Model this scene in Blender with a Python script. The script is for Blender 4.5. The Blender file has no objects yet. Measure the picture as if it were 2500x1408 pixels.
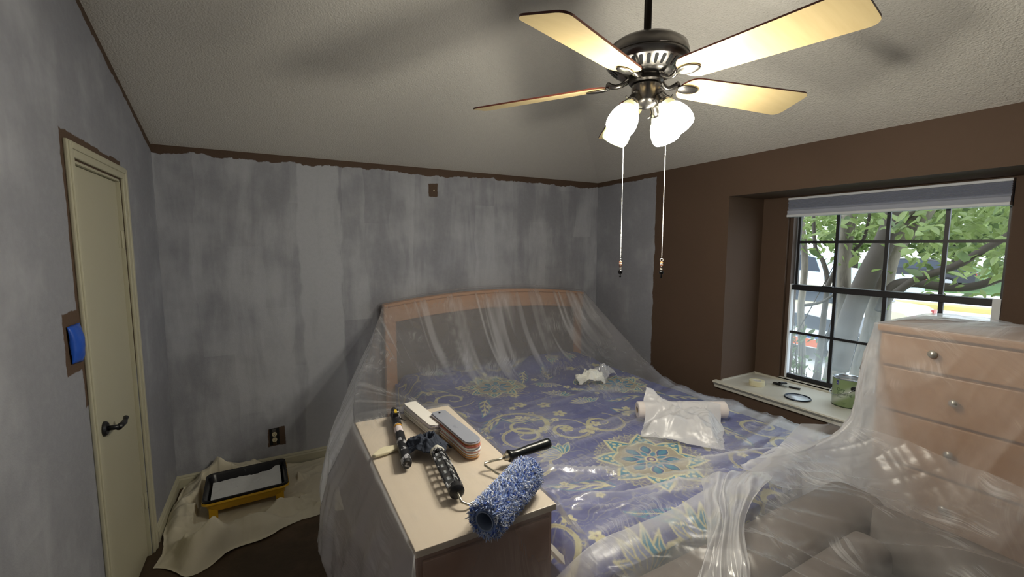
import bpy, bmesh, math, random
import numpy as np
from math import sin, cos, pi, radians, sqrt, atan2, exp
from mathutils import Vector, Matrix

SC = bpy.context.scene
COL = SC.collection
random.seed(7); RNG = np.random.default_rng(7)

# ------------------------------------------------------------ camera, world, sun, exposure
CAMZ = 1.72
cam_d = bpy.data.cameras.new('camera'); cam = bpy.data.objects.new('camera', cam_d); COL.objects.link(cam)
cam_d.sensor_fit = 'HORIZONTAL'; cam_d.sensor_width = 36.0; cam_d.lens = 36.0 * 1060 / 2500; cam_d.clip_start = .02; cam_d.clip_end = 300
YAW, PITCH = radians(28.7755), radians(-5.657)
_f = Vector((sin(YAW) * cos(PITCH), cos(YAW) * cos(PITCH), sin(PITCH)))
_r = Vector((cos(YAW), -sin(YAW), 0)); _u = _r.cross(_f)
cam.matrix_world = Matrix(((_r.x, _u.x, -_f.x, 0), (_r.y, _u.y, -_f.y, 0), (_r.z, _u.z, -_f.z, CAMZ), (0, 0, 0, 1)))
SC.camera = cam
SC.view_settings.view_transform = 'Standard'; SC.view_settings.look = 'None'
SC.view_settings.gamma = 1; SC.view_settings.use_curve_mapping = False
SC.view_settings.exposure = 0.62
try:
    SC.cycles.use_denoising = True
    SC.cycles.max_bounces = 10; SC.cycles.transparent_max_bounces = 24
    SC.cycles.sample_clamp_indirect = 6
except Exception: pass
SKY = 2.2
LAMP = 22.0        # emission of the glass shades that are lit
BULB_W = 12.0      # watts of each bulb
wd = bpy.data.worlds.new('overcast_sky'); SC.world = wd; wd.use_nodes = True
_b = wd.node_tree.nodes['Background']; _b.inputs[0].default_value = (.80, .90, 1.0, 1); _b.inputs[1].default_value = SKY

XL, XR, YB, YR, HZ = -.672, 3.094, 3.717, -1.6, 2.385
SL = .34           # ceiling slope

# ------------------------------------------------------------ helpers
def lin(c):
    if isinstance(c, str): c = tuple(int(c[i:i+2], 16) / 255 for i in (0, 2, 4))
    return tuple((x / 12.92 if x <= .04045 else ((x + .055) / 1.055) ** 2.4) for x in c) + (1,)

class G:
    def __init__(s, name):
        s.m = bpy.data.materials.new(name); s.m.use_nodes = True
        s.t = s.m.node_tree; s.t.nodes.clear()
        s.out = s.t.nodes.new('ShaderNodeOutputMaterial')
    def n(s, typ, **kw):
        nd = s.t.nodes.new('ShaderNode' + typ)
        for k, v in kw.items():
            if k[0] == '_': setattr(nd, k[1:], v)
        for k, v in kw.items():
            if k[0] != '_': s.set(nd.inputs[k.replace('__', ' ')] if not k.startswith('i') or not k[1:].isdigit() else nd.inputs[int(k[1:])], v)
        return nd
    def set(s, inp, v):
        if isinstance(v, bpy.types.NodeSocket): s.t.links.new(v, inp)
        else: inp.default_value = v
    def math(s, op, a, b=0., c=None, clamp=False):
        nd = s.t.nodes.new('ShaderNodeMath'); nd.operation = op; nd.use_clamp = clamp
        s.set(nd.inputs[0], a); s.set(nd.inputs[1], b)
        if c is not None: s.set(nd.inputs[2], c)
        return nd.outputs[0]
    def co(s, which='Object'): return s.n('TexCoord').outputs[which]
    def sep(s, v):
        nd = s.n('SeparateXYZ', Vector=v); return nd.outputs[0], nd.outputs[1], nd.outputs[2]
    def comb(s, x, y, z): return s.n('CombineXYZ', X=x, Y=y, Z=z).outputs[0]
    def scl(s, v, sc):
        nd = s.n('Mapping', Vector=v); nd.inputs['Scale'].default_value = sc; return nd.outputs[0]
    def noise(s, v, scale=5, detail=3, rough=.5, dist=0.):
        return s.n('TexNoise', Vector=v, Scale=scale, Detail=detail, Roughness=rough, Distortion=dist).outputs['Fac']
    def ramp(s, f, lo, hi, a=0., b=1.):
        nd = s.n('MapRange', Value=f); nd.interpolation_type = 'SMOOTHSTEP'
        for i, v in zip((1, 2, 3, 4), (lo, hi, a, b)): nd.inputs[i].default_value = v
        return nd.outputs[0]
    def mix(s, f, a, b):
        nd = s.t.nodes.new('ShaderNodeMix'); nd.data_type = 'RGBA'
        s.set(nd.inputs[0], f); s.set(nd.inputs[6], a); s.set(nd.inputs[7], b); return nd.outputs[2]
    def bump(s, h, strength=.3, dist=.01): return s.n('Bump', Height=h, Strength=strength, Distance=dist).outputs[0]
    def schlick(s, f0=.04, k=.7, normal=None):
        lw = s.n('LayerWeight', Blend=.5)
        if normal is not None: s.set(lw.inputs['Normal'], normal)
        return s.math('ADD', f0, s.math('MULTIPLY', s.math('POWER', lw.outputs['Facing'], 5.), k), clamp=True)
    def bsdf(s, col, rough=.5, metal=0., normal=None, **kw):
        nd = s.n('BsdfPrincipled', Roughness=rough, Metallic=metal); s.set(nd.inputs['Base Color'], col)
        if normal is not None: s.set(nd.inputs['Normal'], normal)
        for k, v in kw.items(): s.set(nd.inputs[k.replace('__', ' ')], v)
        return nd.outputs[0]
    def done(s, sh): s.t.links.new(sh, s.out.inputs[0]); return s.m

def mat(name, c, rough=.5, metal=0., var=0., vs=8., bs=0., bst=.2, bd=.003, **kw):
    g = G(name); c = lin(c); v = g.co(); col = c
    if var: 
        d = tuple(x * (1 - var) for x in c[:3]) + (1,); u = tuple(min(1, x * (1 + var)) for x in c[:3]) + (1,)
        col = g.mix(g.noise(v, vs, 4), d, u)
    nm = g.bump(g.noise(v, bs, 3), bst, bd) if bs else None
    return g.done(g.bsdf(col, rough, metal, nm, **kw))

def mesh(name, V, F, m=None, smooth=False, uv=None, colr=None, fatt=None):
    me = bpy.data.meshes.new(name)
    V = np.asarray(V, dtype=np.float64)
    if isinstance(F, np.ndarray) and F.ndim == 2:
        nf, k = F.shape
        me.vertices.add(len(V)); me.vertices.foreach_set('co', V.astype(np.float32).ravel())
        me.loops.add(nf * k); me.loops.foreach_set('vertex_index', F.astype(np.int32).ravel())
        me.polygons.add(nf); me.polygons.foreach_set('loop_start', np.arange(0, nf * k, k, dtype=np.int32))
        me.update(calc_edges=True)
    else:
        me.from_pydata([tuple(v) for v in V], [], [tuple(f) for f in F]); me.update()
    if m: 
        for mm in (m if isinstance(m, (list, tuple)) else [m]): me.materials.append(mm)
    if smooth: me.polygons.foreach_set('use_smooth', np.ones(len(me.polygons), dtype=bool))
    if uv is not None:
        l = me.uv_layers.new(name='UVMap'); idx = np.zeros(len(me.loops), dtype=np.int32); me.loops.foreach_get('vertex_index', idx)
        l.data.foreach_set('uv', np.asarray(uv, dtype=np.float32)[idx].ravel())
    if colr is not None:
        a = me.color_attributes.new(name='print', type='FLOAT_COLOR', domain='POINT'); a.data.foreach_set('color', np.asarray(colr, dtype=np.float32).ravel())
    if fatt is not None:
        a = me.attributes.new(name='layers_glints', type='FLOAT', domain='POINT'); a.data.foreach_set('value', np.asarray(fatt, dtype=np.float32).ravel())
    return me

def tag(o, label=None, cat=None, group=None, kind=None):
    if label: o['label'] = label
    if cat: o['category'] = cat
    if group: o['group'] = group
    if kind: o['kind'] = kind
    return o

def thing(name, loc, label, cat, group=None, rz=0):
    o = bpy.data.objects.new(name, None); COL.objects.link(o); o.location = loc; o.rotation_euler = (0, 0, rz); o.empty_display_size = .05
    return tag(o, label, cat, group)

OFF = {}
def wloc(o):
    v = Vector(o.location)
    return v + wloc(o.parent) if o.parent else v

class B:
    """collects geometry; build() links it as one object. World coordinates unless local=True."""
    def __init__(s): s.V = []; s.F = []; s.mi = []
    def add(s, V, F, mi=0):
        n = len(s.V); s.V += [tuple(v) for v in V]; s.F += [tuple(i + n for i in f) for f in F]; s.mi += [mi] * len(F); return s
    def box(s, a, b, mi=0, M=None):
        (x0, y0, z0), (x1, y1, z1) = a, b
        V = [(x0,y0,z0),(x1,y0,z0),(x1,y1,z0),(x0,y1,z0),(x0,y0,z1),(x1,y0,z1),(x1,y1,z1),(x0,y1,z1)]
        if M is not None: V = [M @ Vector(v) for v in V]
        return s.add(V, [(3,2,1,0),(4,5,6,7),(0,1,5,4),(1,2,6,5),(2,3,7,6),(3,0,4,7)], mi)
    def tube(s, P, r, n=10, cap=True, mi=0):
        P = [Vector(p) for p in P]; R = r if isinstance(r, (list, tuple)) else [r] * len(P)
        V = []; F = []; prev = None
        for i, p in enumerate(P):
            t = (P[min(i+1, len(P)-1)] - P[max(i-1, 0)]).normalized()
            if prev is None:
                a = Vector((0,0,1)) if abs(t.z) < .9 else Vector((1,0,0)); nx = t.cross(a).normalized()
            else: nx = (prev - t * prev.dot(t)).normalized()
            prev = nx; ny = t.cross(nx)
            for k in range(n):
                an = 2*pi*k/n; V.append(p + (nx*cos(an) + ny*sin(an)) * R[i])
        for i in range(len(P)-1):
            for k in range(n):
                F.append((i*n+k, i*n+(k+1)%n, (i+1)*n+(k+1)%n, (i+1)*n+k))
        if cap: F.append(tuple(range(n-1,-1,-1))); F.append(tuple((len(P)-1)*n+k for k in range(n)))
        return s.add(V, F, mi)
    def lathe(s, prof, c=(0,0,0), n=32, M=None, mi=0, capb=False, capt=False, wob=None):
        V = []; F = []
        for j, (r, z) in enumerate(prof):
            for k in range(n):
                a = 2*pi*k/n; rr = r if wob is None else wob(r, z, a, j)
                v = Vector((rr*cos(a), rr*sin(a), z))
                V.append((M @ v) if M is not None else v + Vector(c))
        for j in range(len(prof)-1):
            for k in range(n): F.append((j*n+k, j*n+(k+1)%n, (j+1)*n+(k+1)%n, (j+1)*n+k))
        if capb: F.append(tuple(range(n-1,-1,-1)))
        if capt: F.append(tuple((len(prof)-1)*n+k for k in range(n)))
        return s.add(V, F, mi)
    def sphere(s, c, r, n=12, mi=0, sc=(1,1,1)):
        m = n//2; V = [(c[0], c[1], c[2]-r*sc[2])]; F = []
        for j in range(1, m):
            for k in range(n):
                a = -pi/2 + pi*j/m; b = 2*pi*k/n
                V.append((c[0]+r*sc[0]*cos(a)*cos(b), c[1]+r*sc[1]*cos(a)*sin(b), c[2]+r*sc[2]*sin(a)))
        V.append((c[0], c[1], c[2]+r*sc[2]))
        for k in range(n): F.append((0, 1+(k+1)%n, 1+k)); F.append((len(V)-1, 1+(m-2)*n+k, 1+(m-2)*n+(k+1)%n))
        for j in range(m-2):
            for k in range(n): F.append((1+j*n+k, 1+j*n+(k+1)%n, 1+(j+1)*n+(k+1)%n, 1+(j+1)*n+k))
        return s.add(V, F, mi)
    def prism(s, pts, z0, z1, M=None, mi=0):
        n = len(pts); V = [Vector((x, y, z0)) for x, y in pts] + [Vector((x, y, z1)) for x, y in pts]
        if M is not None: V = [M @ v for v in V]
        return s.add(V, [tuple(range(n-1,-1,-1)), tuple(range(n, 2*n))] + [(i, (i+1)%n, n+(i+1)%n, n+i) for i in range(n)], mi)
    def build(s, name, m, parent=None, local=False, smooth=False, bevel=0., seg=2, sub=0, auto=None, origin=None):
        V = np.array([tuple(v) for v in s.V]); 
        base = Vector((0, 0, 0))
        if parent is not None:
            if not local: V = V - np.array(wloc(parent))
        elif not local:
            base = Vector(origin) if origin is not None else Vector(((V[:,0].min()+V[:,0].max())/2, (V[:,1].min()+V[:,1].max())/2, V[:,2].min()))
            V = V - np.array(base)
        me = mesh(name, V, s.F, m, smooth)
        if len(set(s.mi)) > 1: me.polygons.foreach_set('material_index', np.array(s.mi, dtype=np.int32))
        o = bpy.data.objects.new(name, me); COL.objects.link(o)
        if parent is not None: o.parent = parent
        else: o.location = base
        if bevel:
            md = o.modifiers.new('bevel', 'BEVEL'); md.width = bevel; md.segments = seg; md.limit_method = 'ANGLE'; md.angle_limit = radians(35)
            md.harden_normals = False
        if sub: md = o.modifiers.new('sub', 'SUBSURF'); md.levels = sub; md.render_levels = sub
        if auto and not smooth:
            me.polygons.foreach_set('use_smooth', np.ones(len(me.polygons), dtype=bool))
            try: me.set_sharp_from_angle(angle=radians(auto))
            except Exception: pass
        return o

def struct(o): o['kind'] = 'structure'; return o

def grid_faces(nu, nv):
    i = np.arange(nv-1)[:, None] * nu + np.arange(nu-1)[None, :]
    return np.stack([i, i+1, i+nu+1, i+nu], -1).reshape(-1, 4)

def hash2(ix, iy, seed):
    h = (ix.astype(np.int64) * 374761393 + iy.astype(np.int64) * 668265263 + seed * 1442695041) & 0xffffffff
    h = ((h ^ (h >> 13)) * 1274126177) & 0xffffffff
    return ((h ^ (h >> 16)) & 0xffff) / 65535.0
def vn(x, y, seed=0):
    ix = np.floor(x); iy = np.floor(y); fx = x - ix; fy = y - iy
    fx = fx*fx*fx*(fx*(fx*6-15)+10); fy = fy*fy*fy*(fy*(fy*6-15)+10)
    ix = ix.astype(np.int64); iy = iy.astype(np.int64)
    a = hash2(ix, iy, seed); b = hash2(ix+1, iy, seed); c = hash2(ix, iy+1, seed); d = hash2(ix+1, iy+1, seed)
    return (a*(1-fx)+b*fx)*(1-fy) + (c*(1-fx)+d*fx)*fy
def fbm(x, y, seed=0, o=4):
    s = 0; a = .5; t = 0
    for i in range(o): s = s + a*vn(x*2**i, y*2**i, seed+i*17); t += a; a *= .5
    return s/t
def ridge(x, y, seed=0, o=3):
    s = 0; a = .5; t = 0
    for i in range(o): s = s + a*(1-np.abs(2*vn(x*2**i, y*2**i, seed+i*31)-1)); t += a; a *= .5
    return s/t
def sm(a, b, x):
    t = np.clip((x-a)/(b-a), 0, 1); return t*t*(3-2*t)

# ------------------------------------------------------------ wall paint
BROWN = lin('4f3d2f'); P1 = lin('9fa1a9'); P2 = lin('8b8c93'); P3 = lin('b0b2b8')
def wall_mat(name, kind):
    g = G(name); v = g.co(); x, y, z = g.sep(v)
    h = x if kind == 'back' else y
    uvv = g.comb(h, z, .37 if kind == 'back' else 5.1)
    wob = g.noise(g.scl(uvv, (1.5, 1.2, 1)), 1.5, 2)
    # roller lanes: every lane has its own coverage
    lane = g.math('FLOOR', g.math('MULTIPLY', g.math('ADD', h, g.math('MULTIPLY', wob, .16)), 5.2))
    seg = g.math('FLOOR', g.math('ADD', g.math('MULTIPLY', z, .8), g.math('MULTIPLY', lane, .37)))
    wn = g.n('TexWhiteNoise'); wn.noise_dimensions = '3D'; g.set(wn.inputs['Vector'], g.comb(lane, seg, 1.7))
    streak = g.noise(g.scl(uvv, (4.2, .8, 1)), 1.3, 4, .62, .3)
    blot = g.noise(uvv, 2.6, 5, .6)
    cov = g.math('ADD', g.math('MULTIPLY', wn.outputs[0], .13 if kind == 'back' else .03), g.math('ADD', g.math('MULTIPLY', streak, .75 if kind == 'back' else .2), g.math('MULTIPLY', blot, .55)))
    if kind == 'back':   # one lane already has a second coat
        cov = g.math('ADD', cov, g.math('MULTIPLY', g.ramp(g.math('ADD', g.math('ABSOLUTE', g.math('SUBTRACT', x, .335)), g.math('MULTIPLY', g.math('SUBTRACT', g.noise(g.scl(uvv,(2,1,1)), 2.2, 4), .5), .16)), .135, .165, 1., 0.), .22))
    c1 = g.mix(g.ramp(cov, .55, .90) if kind == 'back' else g.ramp(cov, .34, .62), P2, P3)
    paint = g.mix(g.ramp(g.noise(uvv, 40, 3), .3, .8), c1, g.mix(.25, c1, P1))
    # ragged mask (1 = painted)
    rag = g.math('SUBTRACT', g.noise(uvv, 4.5, 5, .6), .5); fine = g.math('SUBTRACT', g.noise(uvv, 28, 4, .6), .5)
    R = g.math('ADD', g.math('MULTIPLY', rag, .11), g.math('MULTIPLY', fine, .03))
    def rect(ch, cz, wh, wz):   # brown rectangle left around something; returns painted value outside
        dx = g.math('SUBTRACT', g.math('ABSOLUTE', g.math('SUBTRACT', h, ch)), wh)
        dz = g.math('SUBTRACT', g.math('ABSOLUTE', g.math('SUBTRACT', z, cz)), wz)
        return g.ramp(g.math('ADD', g.math('MAXIMUM', dx, dz), g.math('MULTIPLY', R, .45)), -.002, .004)
    if kind == 'back':
        top = HZ - .052
        edge = g.math('ADD', g.math('SUBTRACT', top, z), R)
        mask = g.ramp(edge, -.003, .004)
        mask = g.math('MULTIPLY', mask, rect(1.253, 2.2, .035, .05))
        mask = g.math('MULTIPLY', mask, rect(-.042, .248, .058, .072))
    elif kind == 'left':
        ceil = g.math('ADD', HZ, g.math('MULTIPLY', g.math('SUBTRACT', YB, y), SL))
        edge = g.math('ADD', g.math('SUBTRACT', g.math('SUBTRACT', ceil, .045), z), g.math('MULTIPLY', R, .7))
        mask = g.ramp(edge, -.003, .004)
        mask = g.math('MULTIPLY', mask, g.math('MAXIMUM', rect(2.64, 1.62, .385, .535), g.math('MULTIPLY', g.ramp(y, 2.99, 3.0), 1)))
        mask = g.math('MULTIPLY', mask, rect(2.19, 1.36, .072, .115))
    else:
        edge = g.math('ADD', g.math('SUBTRACT', HZ - .045, z), g.math('MULTIPLY', R, .5))
        e2 = g.math('ADD', g.math('SUBTRACT', y, 2.90), g.math('MULTIPLY', R, .45))
        mask = g.math('MULTIPLY', g.ramp(edge, -.003, .004), g.ramp(e2, -.003, .004))
    bv = g.mix(g.noise(uvv, 3, 3), BROWN, lin('574334'))
    col = g.mix(mask, bv, paint)
    bh = g.math('ADD', g.noise(v, 160, 2), g.math('MULTIPLY', mask, .6))
    return g.done(g.bsdf(col, g.math('SUBTRACT', .78, g.math('MULTIPLY', mask, .05)), 0, g.bump(bh, .35, .002)))
M_back, M_left, M_right = wall_mat('paint_back', 'back'), wall_mat('paint_left', 'left'), wall_mat('paint_right', 'right')
M_rear = mat('paint_rear', '8d8f96', .8, bs=150)
M_ceil = mat('ceiling_texture', 'd2cec6', .9, var=.04, vs=30, bs=110, bst=.9, bd=.006)
M_cream = mat('cream_trim', 'b5b19a', .45, var=.03, vs=4)
M_white = mat('white_trim', 'c6c3b7', .38, var=.03, vs=5)
M_black = mat('black_metal', '15151a', .4)
M_frame = mat('window_frame_black', '17161a', .45)
M_vinyl = mat('white_vinyl', 'd9dde2', .5)
M_browntrim = mat('brown_jamb', '4a392d', .6)
M_nickel = mat('brushed_nickel', '8a8682', .27, 1., bs=60, bst=.08)
M_nickeldark = mat('dark_nickel', '57534f', .32, 1.)
M_hole = mat('dark_slot', '0b0b0c', .7)

# ------------------------------------------------------------ room shell
def ch(x, y): return min(HZ + SL*(YB-y), HZ + SL*(XR-x), HZ + SL*3.0)
WX = 3.54   # back of the window recess
# floor
g = G('floor_dark_brown'); v = g.co()
n1 = g.noise(v, 2.2, 5, .6); n2 = g.noise(v, 45, 3)
col = g.mix(g.ramp(n1, .35, .7), lin('40321f'), lin('5e4a36')); col = g.mix(g.math('MULTIPLY', n2, .4), col, lin('241b14'))
M_floor = g.done(g.bsdf(col, .75, 0, g.bump(n2, .4, .003)))
b = B(); b.add([(XL-.3,YR,0),(XR,YR,0),(XR,YB,0),(XL-.3,YB,0)], [(0,1,2,3)]); struct(b.build('floor', M_floor, origin=(0,0,0)))
c1, c2 = XR-3.0, YB-3.0; HC = HZ+SL*3
b = B(); b.add([(XL,YB,HZ),(XR,YB,HZ),(c1,c2,HC),(XL,c2,HC),(XR,YR,HZ),(c1,YR,HC),(XL,YR,HC)],
               [(0,3,2,1),(1,2,5,4),(3,6,5,2)])
struct(b.build('ceiling', M_ceil, origin=(0,0,0)))
b = B(); b.add([(XL,YB,0),(XR,YB,0),(XR,YB,HZ),(XL,YB,HZ)], [(0,1,2,3)]); struct(b.build('wall_back', M_back, origin=(0,0,0)))
# left wall with the door opening
DY0, DY1, DZ = 2.345, 2.965, 2.055
b = B(); D = .14
ys = [YR, c2, DY0, DY1, YB]
for i in range(len(ys)-1):
    a, c = ys[i], ys[i+1]; z0 = DZ if (a == DY0) else 0
    b.add([(XL,a,z0),(XL,c,z0),(XL,c,ch(XL,c)),(XL,a,ch(XL,a))], [(0,1,2,3)])
b.add([(XL,DY0,0),(XL,DY0,DZ),(XL,DY1,DZ),(XL,DY1,0),(XL-D,DY0,0),(XL-D,DY0,DZ),(XL-D,DY1,DZ),(XL-D,DY1,0)], [(0,1,5,4),(1,2,6,5),(2,3,7,6),(4,5,6,7)])
struct(b.build('wall_left', M_left, origin=(0,0,0)))
# right wall with recess opening y .54..2.165, z .645..2.095
RY0, RY1, RZ0, RZ1 = .54, 2.165, .615, 2.095
HY0, HY1, HZ0, HZ1 = .785, 1.965, .665, 2.085
b = B()
for (a, c, z0, z1) in ((YR,RY0,0,HZ),(RY1,YB,0,HZ),(RY0,RY1,0,RZ0),(RY0,RY1,RZ1,HZ)):
    b.add([(XR,a,z0),(XR,c,z0),(XR,c,z1),(XR,a,z1)], [(0,3,2,1)])
b.add([(XR,RY0,RZ0),(WX,RY0,RZ0),(WX,RY0,RZ1),(XR,RY0,RZ1),(XR,RY1,RZ0),(WX,RY1,RZ0),(WX,RY1,RZ1),(XR,RY1,RZ1)],
      [(0,1,2,3),(4,7,6,5),(3,2,6,7),(0,4,5,1)])
for (a, c, z0, z1) in ((RY0,HY0,RZ0,RZ1),(HY1,RY1,RZ0,RZ1),(HY0,HY1,RZ0,HZ0),(HY0,HY1,HZ1,RZ1)):
    b.add([(WX,a,z0),(WX,c,z0),(WX,c,z1),(WX,a,z1)], [(0,3,2,1)])
WO = 3.70
b.add([(WX,HY0,HZ0),(WO,HY0,HZ0),(WO,HY0,HZ1),(WX,HY0,HZ1),(WX,HY1,HZ0),(WO,HY1,HZ0),(WO,HY1,HZ1),(WX,HY1,HZ1)], [(0,1,2,3),(4,7,6,5),(3,2,6,7),(0,4,5,1)])
# outside face of the house
for (a, c, z0, z1) in ((YR,HY0,-.4,3.2),(HY1,YB+1,-.4,3.2),(HY0,HY1,-.4,HZ0),(HY0,HY1,HZ1,3.2)):
    b.add([(WO,a,z0),(WO,c,z0),(WO,c,z1),(WO,a,z1)], [(0,1,2,3)])
struct(b.build('wall_right', M_right, origin=(0,0,0)))
b = B(); b.add([(XL,YR,0),(XR,YR,0),(XR,YR,HC),(XL,YR,HC)], [(0,3,2,1)]); struct(b.build('wall_rear', M_rear, origin=(0,0,0)))
# baseboards
def base_prof(b, p, q, nrm):
    p = Vector(p); q = Vector(q); nrm = Vector(nrm)
    prof = [(0,0),(.016,0),(.016,.062),(.011,.072),(.011,.078),(.005,.088),(0,.09)]
    V = [p + nrm*a + Vector((0,0,z)) for a, z in prof] + [q + nrm*a + Vector((0,0,z)) for a, z in prof]; n = len(prof)
    b.add(V, [(i, i+1, n+i+1, n+i) for i in range(n-1)] + [tuple(range(n)), tuple(range(2*n-1, n-1, -1))])
b = B(); base_prof(b, (XL,YB,0), (XR,YB,0), (0,-1,0)); struct(b.build('baseboard_back', M_cream))
b = B(); base_prof(b, (XL,3.065,0), (XL,YB,0), (1,0,0)); base_prof(b, (XL,YR,0), (XL,2.27,0), (1,0,0)); struct(b.build('baseboard_left', M_cream))
b = B(); base_prof(b, (XR,YR,0), (XR,YB,0), (-1,0,0)); struct(b.build('baseboard_right', M_cream))

# ------------------------------------------------------------ door
dr = thing('door_1', (XL, (DY0+DY1)/2, 0), None, None); dr['kind'] = 'structure'
b = B(); b.box((XL-.055,DY0+.012,.01),(XL-.015,DY1-.012,DZ-.012)); b.build('door_slab', M_cream, dr, bevel=.003)
def casing(bb, y0, y1, z0, z1, top=False):
    bb.box((XL,y0,z0),(XL+.018,y1,z1))
b = B(); b.box((XL,DY0-.068,0),(XL+.014,DY0-.006,DZ+.068)); b.box((XL+.010,DY0-.060,0),(XL+.02,DY0-.036,DZ+.06)); b.build('door_casing', M_cream, dr, bevel=.004)
b = B(); b.box((XL,DY1+.006,0),(XL+.014,DY1+.068,DZ+.068)); b.box((XL+.010,DY1+.036,0),(XL+.02,DY1+.060,DZ+.06)); b.build('door_casing', M_cream, dr, bevel=.004)
b = B(); b.box((XL,DY0-.006,DZ+.006),(XL+.014,DY1+.006,DZ+.068)); b.box((XL+.010,DY0-.036,DZ+.036),(XL+.02,DY1+.036,DZ+.06)); b.build('door_casing', M_cream, dr, bevel=.004)
b = B(); b.box((XL-.09,DY0,0),(XL,DY0+.010,DZ)); b.box((XL-.09,DY1-.010,0),(XL,DY1,DZ)); b.box((XL-.09,DY0,DZ-.010),(XL,DY1,DZ)); b.build('door_jamb', M_cream, dr)
ky, kz = 2.475, .918
b = B(); b.lathe([(0,0),(.033,0),(.033,.006),(.026,.013),(0,.014)], n=24, M=Matrix.Translation((XL-.015,ky,kz)) @ Matrix.Rotation(pi/2,4,'Y')); hr = b.build('handle_rosette', M_black, dr, auto=40)
b = B(); b.tube([(XL-.005,ky,kz),(XL+.036,ky,kz)], .011, 12)
P = [(XL+.036,ky-.008,kz),(XL+.038,ky+.03,kz-.002),(XL+.038,ky+.066,kz-.004),(XL+.037,ky+.085,kz+.001),(XL+.036,ky+.104,kz+.006)]
b.tube(P, [.013,.0125,.012,.009,.011], 12); b.build('door_handle', M_black, hr, smooth=True)
b = B(); b.box((XL-.013,DY0+.009,kz-.035),(XL-.001,DY0+.0125,kz+.035)); b.box((XL-.0145,DY0+.014,kz-.03),(XL-.012,DY0+.04,kz+.03)); b.build('strike_plate', M_black, dr)
for hz in (.32, 1.75):
    b = B(); b.tube([(XL-.008,DY1-.006,hz-.045),(XL-.008,DY1-.006,hz+.045)], .006, 8); b.box((XL-.0155,DY1-.05,hz-.043),(XL-.0135,DY1-.012,hz+.043)); b.build('hinge', M_cream, dr, auto=40)
    b = B(); b.box((XL-.006,DY1-.003,hz-.05),(XL+.0005,DY1+.008,hz-.046)); b.box((XL-.006,DY1-.003,hz+.046),(XL+.0005,DY1+.008,hz+.05)); b.build('hinge_gap', M_hole, dr)

# ------------------------------------------------------------ outlet + taped switch
ob = thing('wall_outlet', (-.052, YB, .235), 'old dark wall outlet without cover plate, low on the primed back wall', 'outlet')
b = B(); b.box((-.088,YB-.004,.185),(-.022,YB-.0005,.315)); b.build('wall_box', M_hole, ob)
M_rec = mat('ivory_plastic', 'c9c0a0', .4)
b = B()
b.box((-.068,YB-.010,.19),(-.042,YB-.004,.31)); b.build('yoke', M_nickel, ob, bevel=.002)
for zc in (.228, .272):
    b = B(); b.lathe([(0,.0),(.0165,0),(.0165,.008),(0,.0085)], n=20, M=Matrix.Translation((-.055,YB-.008,zc)) @ Matrix.Rotation(pi/2,4,'X')); o = b.build('receptacle', M_rec, ob, auto=40)
    b = B(); b.box((-.062,YB-.0172,zc-.002),(-.0605,YB-.016,zc+.006)); b.box((-.0505,YB-.0172,zc-.002),(-.049,YB-.016,zc+.006)); b.box((-.057,YB-.0172,zc-.010),(-.053,YB-.016,zc-.006)); b.build('slot', M_hole, o)
M_blue = mat('blue_tape', '1d50b4', .38, var=.15, vs=25)
nu, nv = 14, 20; U, Vv = np.meshgrid(np.linspace(0,1,nu), np.linspace(0,1,nv))
X = XL + .006 + .022*np.sin(pi*U)**.5*np.sin(pi*Vv)**.5 + .006*(fbm(U*5, Vv*6, 3)-.5)
Y = 2.14 + .105*U + .012*(1-Vv)*(1-U); Z = 1.285 + .14*Vv - .012*U*(1-Vv) + .014*U*0
me = mesh('blue_taped_switch', np.stack([X-XL, Y-2.19, Z-1.285], -1).reshape(-1,3), grid_faces(nu, nv)[:, ::1], M_blue, True)
o = bpy.data.objects.new('taped_switch', me); COL.objects.link(o); o.location = (XL, 2.19, 1.285)
md = o.modifiers.new('s', 'SOLIDIFY'); md.thickness = .002; md.offset = 0
tag(o, 'wall switch masked with bright blue tape beside the narrow cream door', 'switch')
b = B(); b.lathe([(0,0),(.006,0),(.006,.002),(0,.003)], n=10, M=Matrix.Translation((1.262,YB-.0005,2.2)) @ Matrix.Rotation(pi/2,4,'X')); 
tag(b.build('wall_anchor', M_rec), 'small pale wall plug in the bare brown patch high on the back wall', 'wall anchor')

# ------------------------------------------------------------ window
wn_ = thing('window_1', (3.6, 1.375, HZ0), None, None); wn_['kind'] = 'structure'
g = G('window_glass'); v = g.co()
tr = g.n('BsdfTransparent').outputs[0]; gl = g.n('BsdfGlossy', Roughness=.03).outputs[0]
fr = g.schlick(.03, .7)
ms = g.n('MixShader', Fac=fr, i1=tr, i2=gl).outputs[0]; M_glass = g.done(ms)
g = G('hazy_window_glass'); v = g.co(); x, y, z = g.sep(v)
tr = g.n('BsdfTransparent').outputs[0]; gl = g.n('BsdfGlossy', Roughness=.05).outputs[0]
df = g.n('BsdfTranslucent', Color=lin('e8eef2')).outputs[0]
dirt = g.ramp(g.noise(v, 2.3, 4, .55), .3, .8, .09, .28)
m1 = g.n('MixShader', Fac=dirt, i1=tr, i2=df).outputs[0]
ms = g.n('MixShader', Fac=g.schlick(.03, .7), i1=m1, i2=gl).outputs[0]; M_haze = g.done(ms)
XU, XLo = 3.625, 3.585   # upper sash plane, lower sash plane
by0, by1 = HY0+.012, HY1-.04
zt, zm, zb = HZ1-.02, 1.395, HZ0+.03
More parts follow.
